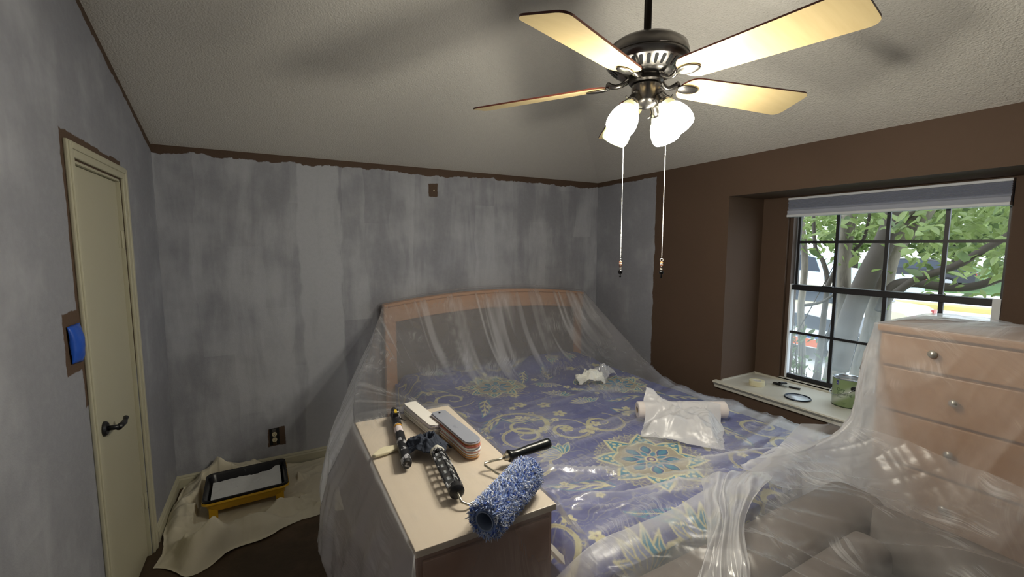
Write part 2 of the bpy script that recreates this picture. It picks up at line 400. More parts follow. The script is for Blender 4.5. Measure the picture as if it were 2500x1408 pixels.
# outer frame / tracks
b = B(); b.box((3.565,HY1-.03,HZ0),(3.66,HY1-.002,HZ1)); b.build('jamb', M_browntrim, wn_, bevel=.002)
b = B(); b.box((3.56,HY1-.045,HZ0+.005),(3.60,HY1-.032,1.42)); b.box((3.56,HY0+.01,HZ0+.005),(3.60,HY0+.045,1.42)); b.build('vinyl_track', M_vinyl, wn_, bevel=.002)
b = B(); b.box((3.565,HY0+.002,HZ0),(3.66,HY0+.010,HZ1)); b.build('jamb', M_browntrim, wn_, bevel=.002)
b = B(); b.box((XU-.012,by0,zt-.02),(XU+.012,by1,HZ1-.002)); b.build('top_rail', M_frame, wn_)
b = B(); b.box((XLo-.016,by0,zm-.021),(XU+.012,by1,zm+.021)); b.box((XLo-.02,1.03,zm+.018),(XLo+.01,1.10,zm+.026)); b.box((XLo-.02,1.64,zm+.018),(XLo+.01,1.71,zm+.026)); b.build('meeting_rail', M_frame, wn_, bevel=.002)
b = B(); b.box((XLo-.016,by0,HZ0+.004),(XLo+.016,by1,zb+.008)); b.build('bottom_rail', M_frame, wn_, bevel=.002)
ucol = [by1, 1.655, 1.358, 1.067, by0]; lcol = [by1, 1.625, 1.33, 1.05, by0]
for yy in (by1-.008, by0+.008):
    b = B(); b.box((XU-.01,yy-.009,zm),(XU+.01,yy+.009,zt)); b.build('stile', M_frame, wn_)
for yy in ucol[1:4]:
    b = B(); b.box((XU-.008,yy-.0105,zm+.018),(XU+.008,yy+.0105,zt-.02)); b.build('muntin', M_frame, wn_)
for yy in lcol[1:4]:
    b = B(); b.box((XLo-.008,yy-.011,zb),(XLo+.008,yy+.011,zm-.018)); b.build('muntin', M_frame, wn_)
b = B(); b.box((XU-.007,by0,1.736),(XU+.007,by1,1.755)); b.build('muntin', M_frame, wn_)
b = B(); b.box((XLo-.007,by0,1.030),(XLo+.007,by1,1.048)); b.build('muntin', M_frame, wn_)
for cols, xx, zs, mm in ((ucol, XU, (zm+.018,1.738,1.752,zt-.02), M_glass), (lcol, XLo, (zb,1.033,1.047,zm-.018), M_haze)):
    for i in range(4):
        for (z0, z1) in ((zs[0], zs[1]), (zs[2], zs[3])):
            b = B(); b.add([(xx,cols[i]-.007,z0),(xx,cols[i+1]+.007,z0),(xx,cols[i+1]+.007,z1),(xx,cols[i]-.007,z1)], [(0,1,2,3)]); b.build('pane', mm, wn_)
# sill (stool) with moulded edge
prof = [(WX,.640),(3.075,.640),(3.052,.636),(3.047,.628),(3.052,.621),(3.062,.618),(3.062,.612),(3.072,.606),(3.072,.585),(3.094,.575)]
prof = [(x, z+.005) for x, z in prof]
b = B(); n = len(prof); ya, yb = .50, 2.205
V = [(x, ya, z) for x, z in prof] + [(x, yb, z) for x, z in prof]
V = [(x, (yy if x < XR-.0005 else (RY0 if yy == ya else RY1)), z) for (x, yy, z) in V]
F = [(i, i+1, n+i+1, n+i) for i in range(n-1)] + [tuple(range(n-1,-1,-1)), tuple(range(n, 2*n))]
b.add(V, F)
b.box((XR,RY0,.60),(WX,RY1,.6445)); b.box((WX-.014,RY0,.645),(WX,RY1,.657)); b.box((XR+.01,RY1-.012,.645),(WX,RY1,.655)); b.box((WX,HY0,.645),(3.575,HY1,.668))
o = struct(b.build('trim_1', M_white)); o['label'] = 'deep white window sill with a stepped moulded front edge'

# blind
g = G('blind_fabric'); v = g.co(); 
df = g.n('BsdfDiffuse', Color=lin('b7bccb')).outputs[0]; tl = g.n('BsdfTranslucent', Color=lin('8f96a8')).outputs[0]
M_blind = g.done(g.n('MixShader', Fac=.12, i1=df, i2=tl).outputs[0])
bl = thing('cellular_blind', (3.545, 1.375, 2.09), 'grey cellular blind raised to the top of the window', 'blind')
b = B(); b.box((3.515,HY0+.004,2.068),(3.575,HY1-.004,2.0845)); b.build('head_rail', M_vinyl, bl, bevel=.003)
pr_ = []; zc = 2.068; k = 0
while zc > 2.006: pr_ += [(3.525,zc),(3.510,zc-.005)]; zc -= .010
pr_ += [(3.525,zc),(3.508,zc-.014),(3.512,zc-.028),(3.509,zc-.042)]; zl = zc-.042
back = [(3.572,z) for z in np.linspace(zl, 2.068, 4)]
pts = pr_ + back; n = len(pts)
b = B(); V = [(x, HY0+.006, z) for x, z in pts] + [(x, HY1-.006, z) for x, z in pts]
b.add(V, [(i,(i+1)%n,n+(i+1)%n,n+i) for i in range(n)] + [tuple(range(n-1,-1,-1)), tuple(range(n,2*n))]); b.build('pleated_fabric', M_blind, bl)
b = B(); b.box((3.503,HY0+.005,zl-.018),(3.575,HY1-.005,zl)); b.build('bottom_rail', M_vinyl, bl, bevel=.003)


# ------------------------------------------------------------ ceiling fan
FX, FY = 1.24, 1.228
fan = thing('ceiling_fan', (FX, FY, 0), 'brushed nickel ceiling fan with five pale wood blades and a lit four shade light kit', 'ceiling fan')
FZ = 2.334
g = G('blade_maple'); v = g.co(); nn = g.noise(g.scl(v, (3, 40, 10)), 1.5, 4, .6)
M_maple = g.done(g.bsdf(g.mix(nn, lin('a8956b'), lin('b8a67d')), .35))
M_cherry = mat('cherry_edge', '5a2c22', .35, var=.2, vs=20)
b = B(); b.tube([(FX,FY,2.46),(FX,FY,HC-.03)], .0135, 16); b.build('downrod', M_nickeldark, fan, smooth=True)
b = B(); b.lathe([(.0,HC-.16),(.03,HC-.16),(.05,HC-.12),(.065,HC-.05),(.07,HC+.03)], (FX,FY,0), 32); b.build('canopy', M_nickel, fan, auto=40)
b = B(); b.lathe([(0,2.480),(.03,2.480),(.034,2.468),(.075,2.466),(.118,2.454),(.141,2.436),(.148,2.413),(.1475,2.402),(.144,2.400),(.144,2.396),(.148,2.394),(.147,2.386),(.137,2.374)], (FX,FY,0), 64)
b.build('motor_housing', M_nickel, fan, auto=38)
vb = B(); vb.lathe([(.137,2.374),(.100,2.345),(.084,2.340),(.055,2.338),(.0,2.338)], (FX,FY,0), 64); vbo = vb.build('vented_bowl', M_nickel, fan, auto=38)
for k in range(30):
    a = 2*pi*k/30
    ra, rb = .104, .131; za, zb_ = 2.374 - (.137-ra)*(.029/.037), 2.374 - (.137-rb)*(.029/.037)
    M = Matrix.Translation((FX,FY,0)) @ Matrix.Rotation(a, 4, 'Z')
    V = []
    for rr, zz, w in ((ra,za,.0032),(ra+.004,za+.0031,.0048),(rb-.004,zb_-.0031,.0068),(rb,zb_,.0048)):
        V += [M @ Vector((rr+.0008,-w,zz-.0010)), M @ Vector((rr+.0008,w,zz-.0010))]
    b = B(); b.add(V, [(0,1,3,2),(2,3,5,4),(4,5,7,6)]); b.build('vent_slot', M_hole, vbo)
b = B(); b.lathe([(.0,2.340),(.058,2.340),(.062,2.333),(.062,2.318),(.056,2.312),(0,2.312)], (FX,FY,0), 48); b.build('flywheel', M_nickeldark, fan, auto=38)
b = B(); b.lathe([(0,2.312),(.047,2.312),(.052,2.306),(.052,2.262),(.049,2.256),(.049,2.250),(.045,2.244),(.030,2.232),(.012,2.226),(0,2.225)], (FX,FY,0), 48); sw = b.build('switch_housing', M_nickel, fan, auto=38)
TH = 3.53
for k in range(5):
    a = TH + k*2*pi/5
    M = Matrix.Translation((FX,FY,FZ)) @ Matrix.Rotation(a,4,'Z')
    Mb = M @ Matrix.Translation((0,0,-.012)) @ Matrix.Rotation(radians(-2.2)*-1,4,'Y') @ Matrix.Rotation(radians(13.5)*-1,4,'X')
    # blade outline: rounded root, straight sides, rounded-corner tip
    pts = []
    for t in np.linspace(-pi/2, pi/2, 11): pts.append((.145+.05 - .05*cos(t)*1.0, .063*sin(t)))
    pts = [(x, y) for x, y in pts][::-1]      # from +y root round to -y root
    out = pts + []
    L, wt = .682, .081
    for (cx, cy, s0) in ((L-.03, -(wt-.03), -pi/2), (L-.03, (wt-.03), 0)):
        for t in np.linspace(s0, s0+pi/2, 6): out.append((cx+.03*cos(t), cy+.03*sin(t)))
    b = B(); b.prism(out, -.003, -.0022, Mb, 0); n_ = len(out)
    b2 = B(); b2.prism([(x, y) for x, y in out], -.0022, .0035, Mb, 1)
    b.V += b2.V; b.F += [tuple(i+len(b.V)-len(b2.V) for i in f) for f in b2.F]; b.mi += [1]*len(b2.F)
    b.build('fan_blade', [M_maple, M_cherry], fan)
    # blade iron: curved arm ending in an oval leaf
    b = B(); P = []; 
    for t in np.linspace(0, 1, 9):
        rr = .055 + .085*t; zz = .004 - .030*sin(pi*t*.8)*(1) + .008*t
        P.append(M @ Vector((rr, .012*sin(pi*t), zz)))
    b.tube(P, [.010,.011,.010,.009,.0085,.009,.010,.011,.011], 10)
    Ml = Mb @ Matrix.Translation((.178,0,-.008)) @ Matrix.Diagonal((1.75,1,.30,1))
    pr2 = [(0,-.018),(.012,-.016),(.022,-.008),(.026,0),(.026,.008),(.02,.014),(0,.016)]
    b.lathe(pr2, n=20, M=Ml)
    b.build('blade_iron', M_nickel, fan, smooth=True)
# light kit
g = G('lit_glass_shade'); v = g.co()
sh = g.n('BsdfPrincipled', Roughness=.25); g.set(sh.inputs['Base Color'], lin('f4f1e6'))
em = g.n('Emission', Color=(1, .965, .84, 1), Strength=LAMP).outputs[0]
M_lit = g.done(g.n('AddShader', i0=sh.outputs[0], i1=em).outputs[0])
g = G('lit_glass_neck')
sh = g.n('BsdfPrincipled', Roughness=.2); g.set(sh.inputs['Base Color'], lin('d8dcc0'))
M_neck = g.done(g.n('AddShader', i0=sh.outputs[0], i1=g.n('Emission', Color=(.82,.88,.52,1), Strength=.28).outputs[0]).outputs[0])
g = G('frosted_glass_shade'); df = g.n('BsdfDiffuse', Color=lin('e4ead8')).outputs[0]; tl = g.n('BsdfTranslucent', Color=lin('e9efdc')).outputs[0]; gs = g.n('BsdfGlossy', Roughness=.12).outputs[0]
M_unlit = g.done(g.n('MixShader', Fac=.08, i1=g.n('MixShader', Fac=.6, i1=df, i2=tl).outputs[0], i2=gs).outputs[0])
g = G('lamp_bulb'); M_bulb = g.done(g.n('Emission', Color=(1,.95,.8,1), Strength=40.).outputs[0]); 
M_bulboff = mat('bulb_off', 'dfe0da', .3)
for k, (a, lit) in enumerate(((189,1),(279,1),(9,1),(99,0))):
    M = Matrix.Translation((FX,FY,0)) @ Matrix.Rotation(radians(a),4,'Z')
    ax = M @ Matrix.Translation((.066,0,2.246)) @ Matrix.Rotation(radians(-36),4,'Y')   # local -z points outwards and down
    b = B(); b.tube([M @ Vector(p) for p in ((.040,0,2.275),(.060,0,2.272),(.072,0,2.258),(.074,0,2.240))], .011, 12)
    b.lathe([(0,.012),(.018,.012),(.022,.004),(.024,-.012),(.028,-.018),(.030,-.029),(.028,-.032)], n=28, M=ax); sk = b.build('lamp_arm', M_nickel, fan, smooth=True)
    for s_ in (0, 2.1, 4.2):
        b = B(); b.tube([ax @ Vector((.031*cos(s_),.031*sin(s_),-.028)), ax @ Vector((.040*cos(s_),.040*sin(s_),-.028))], .0035, 8); b.build('thumb_screw', M_nickel, sk)
    prof = [(r_*.87, z_*.84-.003) for r_, z_ in [(.027,-.026),(.031,-.032),(.033,-.040),(.037,-.048),(.038,-.055),(.045,-.068),(.053,-.088),(.0585,-.110),(.061,-.130),(.0605,-.148),(.057,-.162)]]
    def wob(r, z, an, j):
        return r * (1 + (.012 if j > 5 else .0) * cos(6*an))
    inner = [(r-.003, z) for r, z in prof[::-1]]
    b = B(); b.lathe(prof[:6], n=42, M=ax, wob=wob, mi=1); b.lathe(prof[5:] + inner, n=42, M=ax, wob=lambda r, z, an, j: r*(1+(.012*cos(6*an) if z < -.07 else 0))); so = b.build('glass_shade', [M_lit, M_neck] if lit else [M_unlit, M_unlit], fan, smooth=True)
    tag(so, 'lit glass shade' if lit else 'unlit glass shade')
    b = B(); b.lathe([(0,-.03),(.012,-.03),(.013,-.045),(.022,-.065),(.025,-.08),(.020,-.097),(0,-.105)], n=20, M=ax); bo = b.build('bulb', M_bulb if lit else M_bulboff, fan, smooth=True)
    if lit:
        lp = bpy.data.lights.new('bulb_light', 'POINT'); lp.energy = BULB_W; lp.color = (1,.94,.80); lp.shadow_soft_size = .04
        lo = bpy.data.objects.new('bulb_light', lp); COL.objects.link(lo); lo.location = ax @ Vector((0,0,-.19))
# pull chains
M_chain = mat('chain_white', 'd8d6d0', .35, .3)
BC = dict(c=mat('bead_coral','b9785f',.4), w=mat('bead_white','e2d8c8',.4), b=mat('bead_brown','3b241f',.35), k=mat('bead_black','0b0b0d',.12), o=mat('bead_orange','c98a52',.4))
for (dx, dy, zb, topcol) in ((-.078*cos(YAW)*1, .078*sin(YAW), 1.668, 'c'), (.080*cos(YAW), -.080*sin(YAW), 1.668, 'o')):
    cx, cy = FX+dx, FY+dy
    n_ = 0; b = B(); b.tube([(FX+dx*.62,FY+dy*.62,2.262),(FX+dx*.8,FY+dy*.8,2.260),(cx,cy,2.23),(cx,cy,zb)], .0009, 6)
    z = 2.228
    while z > zb+.004:
        b.add([(cx+.0021,cy,z),(cx,cy+.0021,z),(cx-.0021,cy,z),(cx,cy-.0021,z),(cx,cy,z+.0022),(cx,cy,z-.0022)], [(0,1,4),(1,2,4),(2,3,4),(3,0,4),(1,0,5),(2,1,5),(3,2,5),(0,3,5)]); z -= .0048
    chn = b.build('pull_chain', M_chain, fan)
    if topcol == 'o':
        b = B(); b.tube([(cx+.0055*cos(t)*cos(YAW),cy-.0055*cos(t)*sin(YAW),zb-.004+.0055*sin(t)) for t in np.linspace(0,2*pi,15)], .0016, 6); b.build('ring', M_chain, chn); z = zb-.012
    else:
        b = B(); b.sphere((cx,cy,zb), .003, 8); b.sphere((cx,cy,zb-.006), .0025, 8); b.build('connector', M_chain, chn); z = zb-.010
    for cc, r, h in ((topcol,.0055,.005),('w',.0055,.004),('c',.0055,.004),('b',.0055,.006),('w',.004,.004),('w',.004,.004)):
        b = B(); b.lathe([(0,z),(r*.8,z),(r,z-h*.3),(r,z-h*.7),(r*.8,z-h),(0,z-h)], (cx,cy,0), 14); b.build('bead', BC[cc], chn, smooth=True); z -= h + .0006
    b = B(); b.sphere((cx,cy,z-.009), .009, 14); b.build('bead', BC['k'], chn, smooth=True)
    b = B(); b.lathe([(0,z-.018),(.003,z-.0185),(.0015,z-.022),(.004,z-.028),(0,z-.031)], (cx,cy,0), 10); b.build('tassel_tip', BC['k'], chn, smooth=True)

# ------------------------------------------------------------ bed
BX0, BX1, BY0, BY1, BZ = .86, 2.74, 1.10, 3.58, .62
def headz(x): return 1.235 + .075*(1-((x-1.8)/1.03)**2)
g = G('maple_veneer'); v = g.co(); nn = g.noise(g.scl(v, (1.2, 14, 14)), 2.2, 4, .6)
M_wood = g.done(g.bsdf(g.mix(nn, lin('c79b78'), lin('b88a68')), .42))
M_wallshade = mat('taupe_wall_shade', '6e6560', .7, var=.08, vs=10)  # taupe tone imitates wall in shade
g = G('pale_box_top'); v = g.co(); nn = g.noise(g.scl(v, (12, 1.2, 12)), 2.2, 4, .6)
M_pale = g.done(g.bsdf(g.mix(nn, lin('ddd1c0'), lin('d2c4b0')), .4))
bed = thing('bed', ((BX0+BX1)/2, (BY0+BY1)/2, 0), 'king size bed with an arched maple headboard, wrapped under clear plastic sheeting', 'bed')
hb = B(); N = 40; xs = np.linspace(.775, 2.825, N)
V = []; 
for x in xs:
    z = headz(x); V += [(x,3.60,z-.165),(x,3.60,z-.03),(x,3.585,z-.025),(x,3.585,z),(x,3.665,z),(x,3.665,z-.165)]
F = [(i*6+k, i*6+(k+1)%6, (i+1)*6+(k+1)%6, (i+1)*6+k) for i in range(N-1) for k in range(6)] + [tuple(range(5,-1,-1)), tuple((N-1)*6+k for k in range(6))]
hb.add(V, [f[::-1] for f in F]); hb.build('headboard_rail', M_wood, bed, bevel=.004, auto=30)
for x0 in (.785, 2.725):
    b = B(); b.box((x0,3.605,0),(x0+.09,3.66,headz(x0+.045)-.16)); b.build('headboard_post', M_wood, bed, bevel=.004)
b = B(); b.box((.875,3.625,.25),(2.725,3.645,1.16)); b.build('headboard_shade_panel', M_wallshade, bed)  # dark sheet standing in for the shaded wall inside the headboard frame
b = B(); b.box((BX0,BY0+.1,.18),(BX1,3.58,.36)); b.build('box_spring', mat('ticking', 'b9b5ab', .8), bed, bevel=.02)
b = B(); b.box((BX0,BY0+.08,.36),(BX1,3.58,.585)); b.build('mattress', mat('mattress_white', 'c9c7c0', .8), bed, bevel=.04)
for x0 in (BX0+.05, BX1-.11):
    for y0 in (BY0+.2, 3.48):
        b = B(); b.box((x0,y0,0),(x0+.06,y0+.06,.18)); b.build('leg', M_wood, bed, bevel=.003)

# comforter with its printed pattern ------------------------------------------------------
def bedz(x, y):
    z = BZ + .008*(fbm(x*3, y*3, 5)-.5) + .010*(ridge(x*2.2+y*.7, y*5.5, 9)-.5)*sm(1.0,1.4,y)*.8
    for cx in (1.33, 2.27):   # pillows under the cover
        z = z + .06*np.exp(-(np.abs((x-cx)/.40)**4 + np.abs((y-3.36)/.19)**4))
    z = z - .10*sm(.10, 0., x-BX0) ** 2 * .6 - .10*sm(.12, 0., BX1-x)**2*.6 - .10*sm(.12, 0., y-BY0)**2*.6
    return z
nu, nv = 560, 690
sx = np.linspace(BX0-.34, BX1+.30, nu); sy = np.linspace(BY0-.42, BY1, nv)
S, T = np.meshgrid(sx, sy)
# arc-length cloth: beyond an edge the cloth hangs down
ex = np.maximum(BX0-S, 0); ex2 = np.maximum(S-BX1, 0); ey = np.maximum(BY0-T, 0)
X = np.clip(S, BX0, BX1); Y = np.clip(T, BY0, None)
hang = np.maximum(np.maximum(ex, ex2), ey); 
Zc = bedz(X, Y) - hang*.97
fold = .018*np.sin(T*16+2*np.sin(T*5))
X = X - np.where(ex>0, .012+.05*ex + fold*sm(0,.2,ex), 0) + np.where(ex2>0, .012+.05*ex2 + fold*sm(0,.2,ex2), 0)
Y = Y - np.where(ey>0, .012+.05*ey + .02*np.sin(S*15+2*np.sin(S*4))*sm(0,.2,ey), 0)
def pattern(S, T):
    base = np.array(lin('656b9f')[:3]); navy = np.array(lin('50568c')[:3]); cream = np.array(lin('c6c29a')[:3]); teal = np.array(lin('3c86a2')[:3])
    lt = np.array(lin('8b95b4')[:3]); pur = np.array(lin('6e5f8e')[:3]); pale = np.array(lin('d2cca3')[:3]); tan = np.array(lin('a39a86')[:3]); deep = np.array(lin('2f5f8c')[:3])
    C = np.empty(S.shape + (3,)); f = fbm(S*4, T*4, 40)[..., None]; C[:] = base*(f) + navy*(1-f)
    def put(m, c, o=1.):
        m = np.clip(m, 0, 1)[..., None]*o; C[:] = C*(1-m) + c*m
    def line(d, w): return 1 - sm(w*.5, w, np.abs(d))
    # faint scroll line work everywhere
    wx = S + .06*(fbm(S*5, T*5, 51)-.5); wy = T + .06*(fbm(S*5, T*5, 52)-.5)
    nf = fbm(wx*4.5, wy*4.5, 53, 3); put(line((nf*9) % 1 - .5, .11), lt, .22)
    nf = fbm(wx*8, wy*8, 57, 2); put(line((nf*7) % 1 - .5, .12)*sm(.45,.6,fbm(S*2.2, T*2.2, 59)), cream, .25)
    def loc(cx, cy, rad):
        m = (np.abs(S-cx) < rad) & (np.abs(T-cy) < rad); return m
    def polar(cx, cy, rot=0):
        dx, dy = S-cx, T-cy; return np.hypot(dx, dy), np.arctan2(dy, dx)+rot
    def mandala(cx, cy, R, n=8, rot=0.):
        r, a = polar(cx, cy, rot); r = r/R
        if n:
            ph = ((a*n/(2*pi)) % 1) - .5; q = np.abs(ph)*2      # 0 on the petal axis, 1 between
            lace = .93 + .035*np.cos(a*n*6); put(1-sm(lace-.01, lace+.01, r), tan, .28); put(line(r-lace, .02), cream, .8)
            put(line(r-.87, .012) + line(r-.80+.03*np.cos(a*n*6), .012), cream, .6)
            star = 1.02 - .36*q**.75; put(1-sm(star-.012, star+.012, r), pale)
            s2 = star-.075; put((1-sm(s2-.01, s2+.01, r)), teal); 
            s3 = .93 - .50*q**1.3; 
            for (rr, aa, sz) in ((.76, 0., .042), (.69, .16, .042), (.69, -.16, .042), (.84, 0, .03)):
                dd = np.hypot(r-rr, (ph-aa)*2*pi/n*r); put(1-sm(sz*.8, sz, dd), pale)
            put((1-sm(.585, .60, r+.09*q-.05)), tan); put(line(r+.09*q-.66, .022), pale)
            # teardrop petals
            w = np.clip((r-.12)/.42, 0, 1); wid = .115*np.sin(pi*w**1.5)
            d = np.abs(ph)*2*pi/n*r - wid; ins = (r > .12) & (r < .54)
            put((1-sm(-.005,.006, d))*ins, pale); put((1-sm(-.022,-.012, d))*ins, pur); put((1-sm(-.038,-.030, d))*ins, deep); put((1-sm(-.062,-.05, d))*ins, teal)
            ph2 = (((a+pi/n)*n/(2*pi)) % 1) - .5
            w = np.clip((r-.1)/.22, 0, 1); d = np.abs(ph2)*2*pi/n*r - .05*np.sin(pi*w); ins = (r > .1) & (r < .32)
            put((1-sm(-.004,.006,d))*ins, lt); put((1-sm(-.018,-.01,d))*ins, teal)
            put(1-sm(.10,.12,r), pale); put(1-sm(.075,.085,r), pur); put(1-sm(.035,.045,r), pale)
    def flower(cx, cy, R, n=5, rot=0., c=cream, c2=tan):
        r, a = polar(cx, cy, rot); r = r/R; e = .55+.45*np.abs(np.cos(a*n/2)); put(1-sm(e-.06, e+.06, r), c); put(line(r-e, .07), lt, .6); put(1-sm(.2,.26,r), c2); put(1-sm(.09,.13,r), pur)
    def paisley(cx, cy, R, rot=0., flip=1, c=cream):
        r, a = polar(cx, cy, 0); dx = (np.cos(rot)*(S-cx)+np.sin(rot)*(T-cy))/R; dy = flip*(-np.sin(rot)*(S-cx)+np.cos(rot)*(T-cy))/R
        # comma: a spiral arm with changing width
        rr = np.hypot(dx, dy); aa = np.arctan2(dy, dx) % (2*pi)
        for turn in (0, 1):
            t = (aa + 2*pi*turn); rad = .12 + .155*t; wd_ = .03 + .10*np.sin(np.clip(t/(3.3*pi), 0, 1)*pi)**2
            ok = t < 2.9*pi; d = np.abs(rr-rad)
            put((1-sm(wd_*.8, wd_, d))*ok, c, .9); put((1-sm(wd_*.35, wd_*.5, d))*ok*(turn == 1), tan, .8)
        for k in range(5):
            t = 1.2*pi + k*.32*pi; rad = .12+.155*t+.17; px, py = rad*np.cos(t), rad*np.sin(t); dd = np.hypot(dx-px, dy-py); put(line(dd-.10, .04), c, .7); put(1-sm(.03,.05,dd), lt, .8)
    def lotus(cx, cy, R, rot=0.):
        dx = (np.cos(rot)*(S-cx)+np.sin(rot)*(T-cy))/R; dy = (-np.sin(rot)*(S-cx)+np.cos(rot)*(T-cy))/R
        for i, an in enumerate((-1.25, 1.25, -.85, .85, -.42, .42, 0)):
            px = dx*np.cos(an)+dy*np.sin(an)*-1; 
            lx = dx*np.cos(an) - dy*np.sin(an); ly = dx*np.sin(an) + dy*np.cos(an)
            L = .9 if abs(an) < 1 else 1.05; w = np.clip(ly/L, 0, 1); wid = .20*np.sin(pi*w**.8)*(1-.25*w); ins = (ly > 0) & (ly < L); d = np.abs(lx)-wid
            put((1-sm(-.005,.015,d))*ins, pale); put((1-sm(-.05,-.03,d))*ins, teal if i % 2 else lt); put(line(lx, .02)*ins*(d < -.03), cream)
    def butterfly(cx, cy, R, rot=0.):
        dx = (np.cos(rot)*(S-cx)+np.sin(rot)*(T-cy))/R; dy = (-np.sin(rot)*(S-cx)+np.cos(rot)*(T-cy))/R
        for (px, py, ax_, ay_, an) in ((.45,.22,.5,.26,.4),(-.45,.22,.5,.26,-.4),(.3,-.28,.32,.22,-.6),(-.3,-.28,.32,.22,.6)):
            lx = (dx-px)*np.cos(an)+(dy-py)*np.sin(an); ly = -(dx-px)*np.sin(an)+(dy-py)*np.cos(an); r = np.hypot(lx/ax_, ly/ay_)
            put(1-sm(.93,1.,r), pale); put(line(r-.7,.06), tan, .7)
        put(1-sm(.9,1., np.hypot(dx/.07, dy/.42)), tan)
    def feather(cx, cy, R, rot=0., c=cream):
        dx = (np.cos(rot)*(S-cx)+np.sin(rot)*(T-cy))/R; dy = (-np.sin(rot)*(S-cx)+np.cos(rot)*(T-cy))/R
        w = np.clip((dx+1)/2, 0, 1); cur = dy-.35*np.sin(dx*1.6); wid = .28*np.sin(pi*w**.7)
        ins = (np.abs(dx) < 1)&(np.abs(cur) < wid); st = np.sin((dx*14 - np.abs(cur)*22)); put(ins*sm(-.1,.5,st), c, .85); put(line(cur, .035)*(np.abs(dx) < 1), pale); put(line(np.abs(cur)-wid, .03)*(np.abs(dx)<1), teal, .8)
    R2 = np.random.default_rng(11)
    def clear(x, y):
        for (a, c, r) in ((1.665,1.535,.36),(1.25,1.14,.2),(1.45,1.15,.22)):
            if abs(x-a) < r and abs(y-c) < r: return False
        return True
    kinds = [feather, paisley, lotus, flower, paisley, feather]
    yy = .75; i = 0
    while yy < 3.6:
        xx = .55 + (.13 if int(yy/.26) % 2 else 0)
        while xx < 3.1:
            cx, cy = xx+R2.uniform(-.04,.04), yy+R2.uniform(-.04,.04); k = kinds[R2.integers(0, 6)]; ro = R2.uniform(0, 6.28)
            if clear(cx, cy): k(cx, cy, {feather:.15, paisley:.105, lotus:.13, flower:.05}[k], rot=ro)
            xx += .27
        yy += .26
    for (cx, cy) in R2.uniform((.6,.7), (3.0,3.5), (60, 2)):
        if clear(cx, cy): flower(cx, cy, R2.uniform(.022,.038), rot=R2.uniform(0,6), c=pale)
    mandala(2.38, 2.55, .22, 8, .2); mandala(1.47, 2.95, .24, 8, .1); mandala(.98, .78, .24)
    butterfly(1.62, 1.98, .085, .5); butterfly(2.05, 1.50, .07, 1.2); lotus(1.29, 1.80, .15, .4); paisley(1.30, 2.22, .15, .3); flower(1.60, 2.45, .05); flower(1.50, 2.05, .045)
    mandala(1.665, 1.535, .30, 8, .15)
    lotus(1.47, 1.02, .21, .25); lotus(1.18, 1.02, .20, .1); feather(1.33, 1.2, .12, 2.2, teal)
    C *= (.94 + .12*vn(S*400, T*400, 77))[..., None]
    return C
Cp = pattern(S, T)
g = G('comforter_print'); at = g.n('VertexColor', _layer_name='print').outputs[0]
M_comf = g.done(g.bsdf(at, .8, 0, g.bump(g.noise(g.co(), 900, 2), .2, .001)))
P0 = np.stack([X, Y, Zc], -1).reshape(-1, 3); cc = np.concatenate([Cp, np.ones(Cp.shape[:2]+(1,))], -1).reshape(-1, 4)
og = np.array([1.8, 2.3, .2]); me = mesh('comforter', P0-og, grid_faces(nu, nv), M_comf, True, colr=cc)
o = bpy.data.objects.new('comforter', me); COL.objects.link(o); o.location = og
tag(o, 'indigo comforter printed with cream and teal mandalas, flowers and paisleys, spread over the bed', 'comforter')

# ------------------------------------------------------------ plastic film
def film_mat(name, a0, a1, sx=30., sy=1.2, tint='f8f9fd', streak=.5, gloss=.10, bump_s=.5, seed=0.):
    g = G(name); uv = g.co('UV'); lay = g.n('Attribute', _attribute_name='layers_glints').outputs['Fac']
    u, v, _ = g.sep(uv)
    wv = g.comb(g.math('ADD', u, g.math('MULTIPLY', g.noise(g.scl(uv, (2, 2, 1)), 1.5, 2), .25)), v, seed)
    n1 = g.noise(g.scl(wv, (sx, sy, 1)), 1., 3, .6)
    n2 = g.noise(g.scl(wv, (sx*3.1, sy*3.0, 1)), 1., 2, .5)
    n3 = g.noise(g.scl(uv, (2.2, 2.2, 1)), 1.5, 3, .6)
    rid = g.math('SUBTRACT', 1., g.math('ABSOLUTE', g.math('MULTIPLY', g.math('SUBTRACT', n1, .5), 14.)), clamp=True)   # thin crease lines
    cre = g.math('MULTIPLY', rid, g.ramp(n3, .50, .72))
    h = g.math('ADD', g.math('ADD', n1, g.math('MULTIPLY', n2, .35)), g.math('MULTIPLY', n3, .6))
    nm = g.bump(h, bump_s, .0035)
    fac = g.math('ADD', g.math('ADD', a0, g.math('MULTIPLY', g.ramp(n3, .3, .8), a1-a0)), g.math('ADD', g.math('MULTIPLY', cre, streak*.55), g.math('MULTIPLY', lay, .45)), clamp=True)
    # a slanting view crosses more milky film
    fc = g.n('LayerWeight', Blend=.28).outputs['Facing']
    fac = g.math('ADD', fac, g.math('MULTIPLY', g.math('MULTIPLY', fc, fc), .14), clamp=True)
    df = g.n('BsdfDiffuse', Color=lin(tint), Normal=nm).outputs[0]; tl = g.n('BsdfTranslucent', Color=lin(tint), Normal=nm).outputs[0]
    milk = g.n('MixShader', Fac=.5, i1=df, i2=tl).outputs[0]
    tr = g.n('BsdfTransparent', Color=(.99,.99,1,1)).outputs[0]
    m1 = g.n('MixShader', Fac=fac, i1=tr, i2=milk).outputs[0]
    fr = g.schlick(.055, .7, nm)
    gl = g.n('BsdfGlossy', Roughness=gloss, Normal=nm).outputs[0]
    return g.done(g.n('MixShader', Fac=fr, i1=m1, i2=gl).outputs[0])

